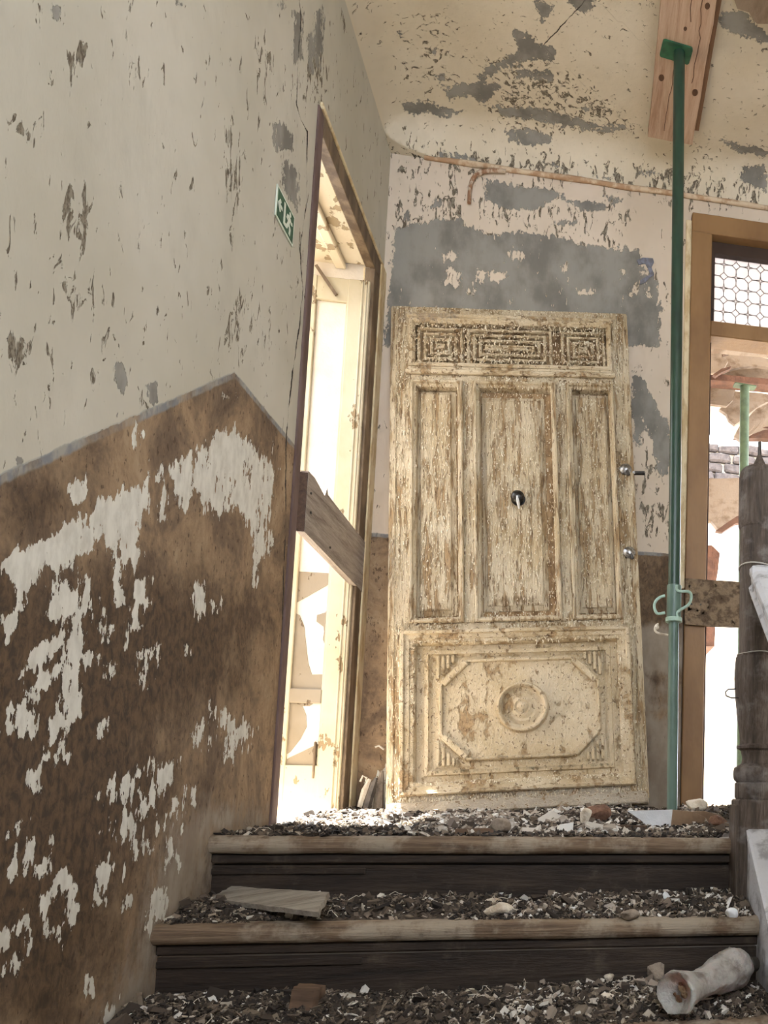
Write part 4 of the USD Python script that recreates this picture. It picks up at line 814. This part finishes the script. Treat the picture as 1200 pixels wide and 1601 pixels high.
def mound(x0, x1, y0, y1, hf, st=.012):
    xs, ys = np.linspace(x0, x1, int((x1 - x0) / st)), np.linspace(y0, y1, max(3, int((y1 - y0) / st)))
    a, b, f = grid(xs, ys); return trimesh.Trimesh(np.stack([a, b, hf(a, b)], 1), f, process=False)
ss = lambda a, b, x: np.clip((x - a) / (b - a), 0, 1) ** 2 * (3 - 2 * np.clip((x - a) / (b - a), 0, 1))
nz = lambda x, y, k, sd: meshkit.fbm(np.stack([x * k, y * k, x * 0 + sd], -1), 3, sd)
def h_land(x, y): return -.002 + .040 * ss(2.35, 3.15, y) * (.45 + .8 * nz(x, y, 6, 3)) + .012 * ss(2.18, 2.24, y) * (nz(x, y, 30, 4) - .25) + .024 * ss(.55, 1.0, x) * ss(2.5, 3.0, y)
def h_step(k):
    yn, z = NOSE[k], -.18 * k
    return lambda x, y: z - .002 + .030 * ss(yn + .03, yn + .15, y) * (.25 + 1.1 * nz(x, y, 9, 5 + k)) + .010 * ss(yn + .02, yn + .06, y) * (nz(x, y, 34, 8 + k) - .3)
def sampler(x0, x1, y0, y1, hf, bare=None):
    def f(r, n):
        x, y = r.uniform(x0, x1, n), r.uniform(y0, y1, n)
        if bare is not None:
            for _ in range(6):
                bad = (nz(x, y, 6, bare) < .46) & (y < y0 + .07); x[bad] = r.uniform(x0, x1, bad.sum()); y[bad] = r.uniform(y0, y1, bad.sum())
        return np.stack([x, y, hf(x, y) + .003], 1)
    return f
db = thing('rubble', 'flakes of plaster and paint strewn over the upper landing', 'rubble', kind='stuff')
obj('dirt', mound(.004, XR - .9, 2.205, YB - .004, h_land, .016), 'dirt', db, smooth=True)
heap(db, 'chips', 'chips', chips(6500, sampler(.01, 1.29, 2.20, 3.38, h_land), .0095, 31), chips(2600, sampler(.01, 1.29, 2.195, 2.50, h_land), .008, 32), chips(500, sampler(1.29, 1.65, 2.3, 3.4, h_land), .018, 33))
heap(db, 'pale_chips', 'chips_pale', chips(2600, sampler(.40, 1.30, 2.26, 3.3, h_land), .011, 34, .6), chips(500, sampler(.5, 1.0, 2.32, 3.05, h_land), .018, 35, .7, .5), chips(2600, sampler(.0, .62, 2.56, 3.36, h_land), .011, 36, .5))  # pale plaster; the lot by the doorway also paints in its sun patch
for k in (1, 2):
    yn, y1 = NOSE[k], NOSE[k - 1] + .034; hf = h_step(k)
    db = thing('rubble', ['', 'dark paint flakes and grit covering the second step', 'dark paint flakes and grit on the lowest step in view'][k], 'rubble', kind='stuff')
    obj('dirt', mound(.004, 1.335, yn + .024, y1, hf, .010), 'dirt', db, smooth=True)
    heap(db, 'chips', 'chips', chips(11000, sampler(.01, 1.325, yn + .022, y1 - .01, hf, 40 + k), .0064, 50 + k, .6), chips(1100, sampler(.01, 1.32, yn + .045, y1 - .01, hf), .0115, 60 + k, .8, .4))
    heap(db, 'pale_chips', 'chips_pale', chips(420, sampler(.01, 1.32, yn + .03, y1 - .01, hf), .009, 70 + k, .6), chips(520, sampler(.72, 1.32, yn + .03, y1 - .01, hf), .011, 80 + k, .7, .4))
# twigs and straws among it
def straw(x, y, z, L, a, seed, rad=.0010):
    r = np.random.default_rng(seed); k = np.linspace(0, 1, 6); d = np.array([math.cos(a), math.sin(a) * .5, 0])
    P = np.array([x, y, z]) + np.outer(k * L, d) + np.stack([r.normal(0, .004, 6), r.normal(0, .004, 6), .012 * np.sin(k * np.pi) + r.normal(0, .003, 6)], 1); return tube(P, rad, 5)
LAND_Y = {782: 2.27, 937: 2.72, 1122: 2.62, 1084: 3.02, 915: 2.66, 710: 2.26, 772: 2.265, 942: 2.52, 1012: 2.50}
def on_step(px_, py_, k):
    """where the sight line of a pixel meets the rubble of step k"""
    z = -.18 * k + .012
    for _ in range(6):
        q = at(px_, py_, 2, z); z = float((h_land if k == 0 else h_step(k))(q[:1], q[1:2])[0])
    return np.array([q[0], q[1], z])
r = np.random.default_rng(90)
sts = []
for k, n_ in ((0, 10), (1, 26), (2, 26)):
    for i in range(n_):
        x, y = r.uniform(.1, 1.3), (r.uniform(2.25, 2.7) if k == 0 else r.uniform(NOSE[k] + .04, NOSE[k - 1])); z = float((h_land if k == 0 else h_step(k))(np.array([x]), np.array([y]))[0]) + .004
        sts.append(straw(x, y, z, r.uniform(.02, .05), r.uniform(0, 6.28), int(r.integers(1e6))))
for k_, a_, b_ in ((0, 0, 10), (1, 10, 36), (2, 36, 62)): obj('straw', sts[a_:b_], 'scrap_paper', stage.GetPrimAtPath('/World/rubble' + ('', '_001', '_002')[k_]), kind='stuff')

def at_depth(px_, py_, Y):
    q = at(px_, py_, 1, Y); return np.array([q[0], Y, float(h_land(np.array([q[0]]), np.array([Y]))[0])])
def piece(name, label, cat, mat, px_, py_, k, size, seed, rz=0, dz=0, flat=.25, group=None):
    q = at_depth(px_, py_, LAND_Y[px_]) if k == 0 else on_step(px_, py_, k); t = place(lump(size, seed), (0, 0, 0), (0, 0, rz)); t.apply_translation([q[0], q[1], q[2] - .004 + dz])
    return obj(name, t, mat, label=label, cat=cat, smooth=35, group=group)
piece('plaster_chunk', 'three-cornered stone-coloured lump on the landing edge beside a brown stick', 'plaster chunk', 'stone_chunk', 782, 1304, 0, (.030, .022, .030), 1, .4)
piece('brick', 'rounded red-brown brick lump under the right end of the leaning door', 'brick fragment', 'brick', 937, 1292, 0, (.055, .035, .036), 2, .1)
piece('brick', 'small brick fragment on the rubble at the foot of the newel post', 'brick fragment', 'brick', 1122, 1290, 0, (.034, .03, .030), 3, .4)
piece('plaster_chunk', 'pale plaster heap behind the brown cardboard flap', 'plaster chunk', 'plaster_chunk', 1084, 1277, 0, (.052, .035, .030), 4, .1, .010)
piece('plaster_chunk', 'cream lump beside the brick under the leaning door', 'plaster chunk', 'plaster_chunk', 915, 1293, 0, (.024, .022, .030), 5)
piece('plaster_chunk', 'flat cream chunk in the middle of the second step', 'plaster chunk', 'plaster_chunk', 778, 1416, 1, (.036, .026, .018), 6, .2)
piece('plaster_chunk', 'thin buff chip in front of the cream chunk on the second step', 'plaster chunk', 'plaster_chunk', 770, 1428, 1, (.024, .012, .010), 7, .5)
piece('plaster_chunk', 'white lump at the right end of the second step by the newel post', 'plaster chunk', 'card_white', 1143, 1417, 1, (.017, .016, .018), 8, .2)
piece('plaster_chunk', 'small white crumb right of centre on the second step', 'plaster chunk', 'card_white', 1040, 1424, 1, (.012, .010, .016), 9, .9)
piece('plaster_chunk', 'tan flake left of the white crumb on the second step', 'plaster chunk', 'stone_chunk', 985, 1418, 1, (.026, .016, .016), 10, .3)
piece('plaster_chunk', 'tan stone against the riser left of the plastic bottle', 'plaster chunk', 'stone_chunk', 1026, 1533, 2, (.026, .022, .026), 11, .3)
piece('plaster_chunk', 'pale pebble against the riser above the bottle base', 'plaster chunk', 'plaster_chunk', 952, 1536, 2, (.016, .013, .012), 12, .1)
piece('plaster_chunk', 'flat pale chip low on the bottom step left of the bottle', 'plaster chunk', 'plaster_chunk', 950, 1580, 2, (.018, .014, .008), 13, .1)
piece('plaster_chunk', 'small pale flake near the middle of the bottom step', 'plaster chunk', 'plaster_chunk', 738, 1553, 2, (.020, .012, .010), 14, .5)
piece('plaster_chunk', 'light chip on the second step just below the grey plank', 'plaster chunk', 'plaster_chunk', 434, 1434, 1, (.011, .010, .010), 15, .2)
# brown sticks and blocks
def stick(name, label, cat, mat, p0, p1, k, w, h, seed, dz=0):
    a, b = (at_depth(*p0, LAND_Y[p0[0]]), at_depth(*p1, LAND_Y[p1[0]])) if k == 0 else (on_step(*p0, k), on_step(*p1, k)); L = np.linalg.norm(b - a); d = (b - a) / L; sdv = np.cross([0, 0, 1], d); sdv /= np.linalg.norm(sdv); up = np.cross(d, sdv)
    t = rough_plank(L, w, h, seed, (.008, .010), 12, 0, .006); t = t.subdivide_to_size(.03); v = t.vertices; t.vertices = v + .003 * np.stack([meshkit.fbm(v * 40 + 5 * j + seed, 2, seed) - .5 for j in range(3)], 1)
    o = map_axes(t, d, sdv, up, a - [0, 0, .003 - dz]); return obj(name, o, mat, label=label, cat=cat)
stick('wood_stick', 'short brown square stick lying on the landing edge below the door', 'stick', 'brown_wood', (710, 1304), (772, 1304), 0, .022, .020, 3)
stick('wood_stick', 'brown splintered batten in front of the white cardboard panel', 'stick', 'brown_wood', (942, 1298), (1012, 1296), 0, .022, .016, 4, .004)
stick('wood_block', 'split brown wood block at the bottom edge of the lowest step', 'wood block', 'brown_wood', (444, 1601), (492, 1599), 2, .06, .045, 5)
# grey plank across the second step, left end against the wall
gq = [at(328, 1404, 2, -.146), at(497, 1426, 2, -.146), at(514, 1399, 2, -.126), at(362, 1385, 2, -.126)]
gt = np.array(gq); gn = np.cross(gt[1] - gt[0], gt[3] - gt[0]); gn /= np.linalg.norm(gn)
L01 = gt[1] - gt[0]; gu = L01 / np.linalg.norm(L01); gv = np.cross(gn, gu)
gp2 = [((q - gt[0]) @ gu, (q - gt[0]) @ gv) for q in gt]
jag = lambda a, b, n, am, sd: [(a[0] + (b[0] - a[0]) * k / n + am * (meshkit.noise(np.array([k * 1.7, sd, .5])) - .5), a[1] + (b[1] - a[1]) * k / n + am * (meshkit.noise(np.array([k * 2.3, sd, 4.5])) - .5)) for k in range(n)]
gpoly = sum((jag(gp2[k], gp2[(k + 1) % 4], 10, .010, k + 2) for k in range(4)), [])
obj('grey_board', map_axes(prism(sg.Polygon(gpoly).buffer(0), -.012, 0), gu, gv, gn, gt[0]), 'grey_plank', label='flat grey wooden board lying on the second step by the left wall', cat='board')
# folded card box panel in front of the prop: white face and brown face meeting at an upright edge
cb = thing('cardboard', 'folded cardboard sheet, white face and curling brown face, at the foot of the prop', 'cardboard')
cyn = 2.62
def card(pts, y_of, mat, name, th=.004):
    V_, n_ = [], len(pts)
    for x, y in pts:
        V_.append(at(x, y, 1, y_of(x)))
    V_ = np.array(V_); cen = V_.mean(0); nr = np.array([0, 1, .15]); 
    Vf = np.vstack([V_, V_ + nr * th]); Fc = [(0, i, i + 1) for i in range(1, n_ - 1)] + [(n_, n_ + i + 1, n_ + i) for i in range(1, n_ - 1)]
    for i in range(n_): j = (i + 1) % n_; Fc += [(i, n_ + i, n_ + j), (i, n_ + j, j)]
    return obj(name, trimesh.Trimesh(Vf, Fc, process=False), mat, cb)
card([(980, 1268), (1051, 1266), (1048, 1298), (1018, 1298), (1002, 1283)][::-1], lambda x: 2.60 + (1051 - x) * .0009, 'card_white', 'white_face')
card([(1051, 1266), (1082, 1269), (1102, 1278), (1122, 1292), (1118, 1298), (1048, 1298)][::-1], lambda x: 2.60 + (x - 1051) * .0016, 'card_brown', 'brown_face')
card([(1082, 1269), (1100, 1268), (1126, 1274), (1140, 1287), (1124, 1294), (1104, 1280)][::-1], lambda x: 2.68 + (x - 1082) * .0006, 'card_brown', 'curled_flap')
# torn scraps leaning in the corner by the left doorway
sc = thing('torn_scraps', 'dark torn strip and scraps leaning in the corner left of the big door', 'debris')
yk = YB - .10
bx = lambda x, y, yy_=yk: at(x, y, 1, yy_)
obj('dark_strip', tube([bx(570, 1276), bx(577, 1248), bx(584, 1226), bx(588, 1216)], [.014, .016, .013, .006], 7), 'dark_scrap', sc, smooth=30)
obj('strip', tube([bx(562, 1262), bx(570, 1236), bx(578, 1218)], [.010, .013, .007], 6), 'scrap_paper', sc)
obj('strip', tube([bx(590, 1276, yk + .03), bx(592, 1245, yk + .03), bx(597, 1205, yk + .03)], [.020, .018, .007], 6), 'stone_chunk', sc)
obj('curl', tube([bx(563, 1222), bx(567, 1213), bx(573, 1216), bx(572, 1222)], .004, 6), 'scrap_paper', sc)
obj('curl', tube([bx(586, 1168, yk + .05), bx(592, 1166, yk + .05), bx(600, 1172, yk + .05)], .004, 6), 'scrap_paper', sc)

# ---- crushed plastic bottle on the lowest step
q0, q1 = on_step(1052, 1586, 2), on_step(1176, 1546, 2)
bt = thing('plastic_bottle', 'crushed dusty white plastic bottle lying at the right of the lowest step', 'bottle')
A0 = at(1053, 1554, 1, 1.69); A1 = at(1160, 1508, 1, 1.885); A2 = at(1190, 1507, 1, 1.915)
dr = (A1 - A0); LB = np.linalg.norm(dr); dr /= LB; e1 = np.cross([0, 0, 1], dr); e1 /= np.linalg.norm(e1); e2 = np.cross(dr, e1)
n_t, n_a = 60, 48; V_ = []
R0 = .0465
for i in range(n_t):
    s_ = i / (n_t - 1)
    rad = np.interp(s_, [0, .03, .10, .20, .34, .52, .68, .80, .90, .97, 1.0], [.93, 1.0, .94, .80, .72, .80, .98, 1.06, 1.0, .80, .50]) * R0
    for j in range(n_a):
        a = 2 * np.pi * j / n_a; k = 1 + .16 * (meshkit.fbm(np.array([s_ * 5, math.cos(a) * 1.6, math.sin(a) * 1.6 + 3]), 3, 17) - .5) * 2
        k *= 1 - .13 * abs(2 * meshkit.noise(np.array([s_ * 7 + math.cos(a) * .8, math.cos(a) * 2.0 + s_ * 3, math.sin(a) * 2.0 + 9])) - 1) * min(1, s_ * 8)
        k *= 1 - .16 * math.exp(-((s_ - .36) / .16) ** 2) * max(0, math.sin(a + .6)) - .20 * math.exp(-((s_ - .70) / .05) ** 2) * max(0, math.cos(a - 1.2 - 2 * s_)) - .10 * math.exp(-((s_ - .86) / .04) ** 2) * max(0, math.cos(a + .4))
        V_.append(A0 + dr * LB * s_ + rad * k * (math.cos(a) * e1 + math.sin(a) * e2))
V_ = np.array(V_); Fc = []
for i in range(n_t - 1):
    for j in range(n_a):
        k = (j + 1) % n_a; Fc += [(i * n_a + j, i * n_a + k, (i + 1) * n_a + k), (i * n_a + j, (i + 1) * n_a + k, (i + 1) * n_a + j)]
# the base is pushed inwards
ringp = [(.90, .004), (.72, .012), (.5, .020), (.25, .025)]; last = 0
for rr_, dp in ringp:
    b0 = len(V_); V_ = np.vstack([V_, A0 + dr * dp + np.array([R0 * rr_ * .95 * (math.cos(2 * np.pi * j / n_a) * e1 + math.sin(2 * np.pi * j / n_a) * e2) for j in range(n_a)])])
    for j in range(n_a): k = (j + 1) % n_a; Fc += [(last + j, b0 + k, last + k), (last + j, b0 + j, b0 + k)]
    last = b0
V_ = np.vstack([V_, A0 + dr * .026]); Fc += [(last + j, len(V_) - 1, last + (j + 1) % n_a) for j in range(n_a)]
obj('body', trimesh.Trimesh(V_, Fc, process=False), 'bottle', bt, smooth=True)
gr = []
for gx, gy, gs, sd in ((-.006, .006, .012, 1), (-.012, -.006, .009, 2), (.002, -.016, .010, 3), (.012, -.008, .006, 4), (-.002, .016, .006, 5)):
    gr.append(map_axes(place(lump((gs, gs * .8, .003), sd + 40), (gx, gy, 0)), e1, e2, -dr, A0 + dr * .0235))
obj('dirt_in_base', gr, 'bottle_dirt', bt, smooth=40)
dn2 = (A2 - A1) / np.linalg.norm(A2 - A1)
obj('neck', tube([A1 - dn2 * .012, A1 + dn2 * .01, A1 + dn2 * .022], [.026, .018, .0145], 20), 'bottle', bt, smooth=40)
obj('cap', tube([A1 + dn2 * .020, A1 + dn2 * .022, A1 + dn2 * .040, A1 + dn2 * .042], [.015, .0175, .0175, .015], 20), 'bottle_cap', bt, smooth=40)

# ================================================================== OUTSIDE THE RIGHT DOORWAY
struct('outer_ground', box(XR * 0 + .2, 9, YB + .35, 16, -.35, -.06), 'outer_ground', label='pale dusty ground outside the right doorway', cat='ground')
struct('threshold', box(PX0 - .1, PX1 + .1, YB, YB + .36, -.05, -.02), 'outer_ground', label='dusty threshold of the right doorway', cat='threshold')
at5 = lambda x, y, Y: at(x, y, 1, Y)
def slab_px(name, label, cat, mat, pts, Y, th, seed=1, tilt=0.0, parent=None, edge=.02):
    """a board of thickness th facing the doorway; tilt leans its top away"""
    P3 = np.array([at5(x, y, Y) for x, y in pts]); z0 = P3[:, 2].min()
    pg = sg.Polygon(P3[:, [0, 2]]).buffer(0); t = prism(pg, 0, th); t = t.subdivide_to_size(.12)
    v = t.vertices; t.vertices = np.stack([v[:, 0], Y + v[:, 2] + tilt * (v[:, 1] - z0), v[:, 1]], 1); t.invert()
    t.vertices += edge * np.stack([meshkit.fbm(t.vertices * 5 + seed + 9 * j, 3, seed) - .5 for j in range(3)], 1)
    return obj(name, t, mat, parent, label=label, cat=cat)
YO = 4.6
pl = thing('porch_ceiling', 'collapsed cream ceiling boards hanging over the outer porch', 'ceiling boards')
z4 = lambda *p: [(1090 + x / 6.67, 500 + y / 6.67) for x, y in p]
struct('added_porch_roof', [box(-.2, 5.2, YB + .35, 6.6, 3.25, 3.4), box(-.25, -.05, YB + .35, 6.6, -.3, 3.4)], 'outer_wall', label='added roof and side wall of the outer porch to block sun and sky light', cat='roof')  # unseen slab and wall added to keep sun and sky off the boards
slab_px('lintel_board', None, None, 'outer_board', z4((60, 215), (800, 290), (800, 345), (60, 285)), YO - .3, .06, 1, 0, pl)
slab_px('board', None, None, 'outer_board', z4((60, 285), (260, 300), (330, 380), (290, 470), (200, 540), (60, 555)), YO, .03, 2, .35, pl)
slab_px('board', None, None, 'outer_board', z4((250, 290), (540, 305), (800, 360), (800, 470), (640, 450), (440, 470), (330, 500), (240, 560), (180, 560)), YO + .10, .03, 3, .35, pl)
slab_px('board', None, None, 'outer_board', z4((230, 560), (480, 430), (800, 440), (800, 640), (250, 600)), YO + .22, .03, 4, .35, pl)
slab_px('board', None, None, 'outer_board', z4((40, 625), (420, 650), (380, 800), (300, 900), (240, 890), (150, 880), (40, 900)), YO + .25, .03, 5, .4, pl)
slab_px('board', None, None, 'outer_board', z4((380, 650), (800, 690), (800, 760), (640, 860), (540, 960), (450, 1050), (390, 1095), (330, 1040), (310, 960), (240, 890), (360, 780)), YO + .3, .03, 6, .4, pl)
slab_px('board', None, None, 'outer_board', z4((700, 780), (850, 760), (850, 1090), (720, 1100), (600, 1150), (440, 1270), (385, 1210), (460, 1060), (560, 950)), YO + .38, .03, 7, .4, pl)
slab_px('ragged_edge', None, None, 'outer_timber', z4((560, 1150), (720, 1095), (850, 1085), (850, 1240), (640, 1230), (520, 1240), (390, 1225)), YO + .42, .05, 8, .1, pl, .04)
slab_px('ragged_edge', None, None, 'outer_timber', z4((170, 560), (260, 500), (360, 470), (350, 500), (250, 545), (200, 580)), YO - .02, .03, 8, .1, pl, .03)
slab_px('hole_edge', None, None, 'brown_wood', z4((255, 295), (380, 300), (330, 345), (265, 370)), YO - .03, .02, 8, .1, pl, .02)
bm = slab_px('porch_beam', 'reddish timber beam across the outer porch ceiling', 'beam', 'outer_brown', z4((-200, 525), (140, 555), (850, 622), (850, 685), (140, 625), (-200, 600)), YO + .1, .10, 12, 0, None, .01)
PYo = YO - .12
pt_, pb_ = at5(1163.5, 605, PYo), at5(1158, 1262, PYo)
op = thing('steel_prop', 'paler green steel prop outside, seen through the right doorway', 'prop')
z_top = pt_[2]
obj('tube', tube([[pb_[0] - .0, PYo, -.055], (pb_ + pt_) / 2, pt_], .028, 20), 'pale_green', op, smooth=50)
obj('head_plate', place(prism(sg.box(-.06, -.02, .06, .02).buffer(.008), 0, .006), pt_, (0, .0, .1)), 'pale_green', op)
obj('base_plate', place(prism(sg.box(-.08, -.08, .08, .08).buffer(.01), 0, .008), (pb_[0], PYo, -.06)), 'pale_green', op)
slab_px('fallen_board', 'broad pale board slumped behind the porch prop', 'board', 'outer_board', [(1095, 738), (1155, 736), (1225, 745), (1225, 800), (1160, 806), (1122, 828), (1112, 812), (1095, 815)], 5.4, .05, 21, .3)
slab_px('fallen_plank', 'orange-brown splintered plank under the pale slumped board', 'plank', 'outer_timber', [(1118, 829), (1152, 806), (1225, 790), (1225, 806), (1150, 818), (1128, 831)], 5.20, .04, 22, .2)
slab_px('broken_wall', 'stump of pinkish broken wall beyond the chipboard strip', 'wall stump', 'outer_brown', [(1080, 852), (1112, 853), (1124, 866), (1122, 890), (1116, 920), (1116, 1010), (1080, 1010)], 6.0, .4, 23, 0)
rw = thing('rubble_wall', 'ruined wall of dark rough stones beyond the porch', 'stone wall')
rr2 = np.random.default_rng(8); k = 0
w0, w1 = at5(1085, 690, 9.0), at5(1235, 700, 9.0); zlow = at5(1100, 750, 9.0)[2]
zc_ = zlow
while zc_ < w0[2] - .05:
    h = rr2.uniform(.10, .15); x = w0[0] + rr2.uniform(-.15, 0)
    while x < w1[0]:
        w = rr2.uniform(.18, .36); t = box(x + .008, x + w - .008, 9.0, 9.25, zc_ + .008, zc_ + h - .008, .02).subdivide_to_size(.15)
        t.vertices += .04 * (np.stack([meshkit.noise(t.vertices * 7 + 7 * j + k) for j in range(3)], 1) - .5)
        obj('stone', t, 'rubble_stone', rw); k += 1; x += w
    zc_ += h
obj('core', box(w0[0] - .1, w1[0] + .1, 9.06, 9.22, -.06, zc_ - .06), 'outer_wall', rw)
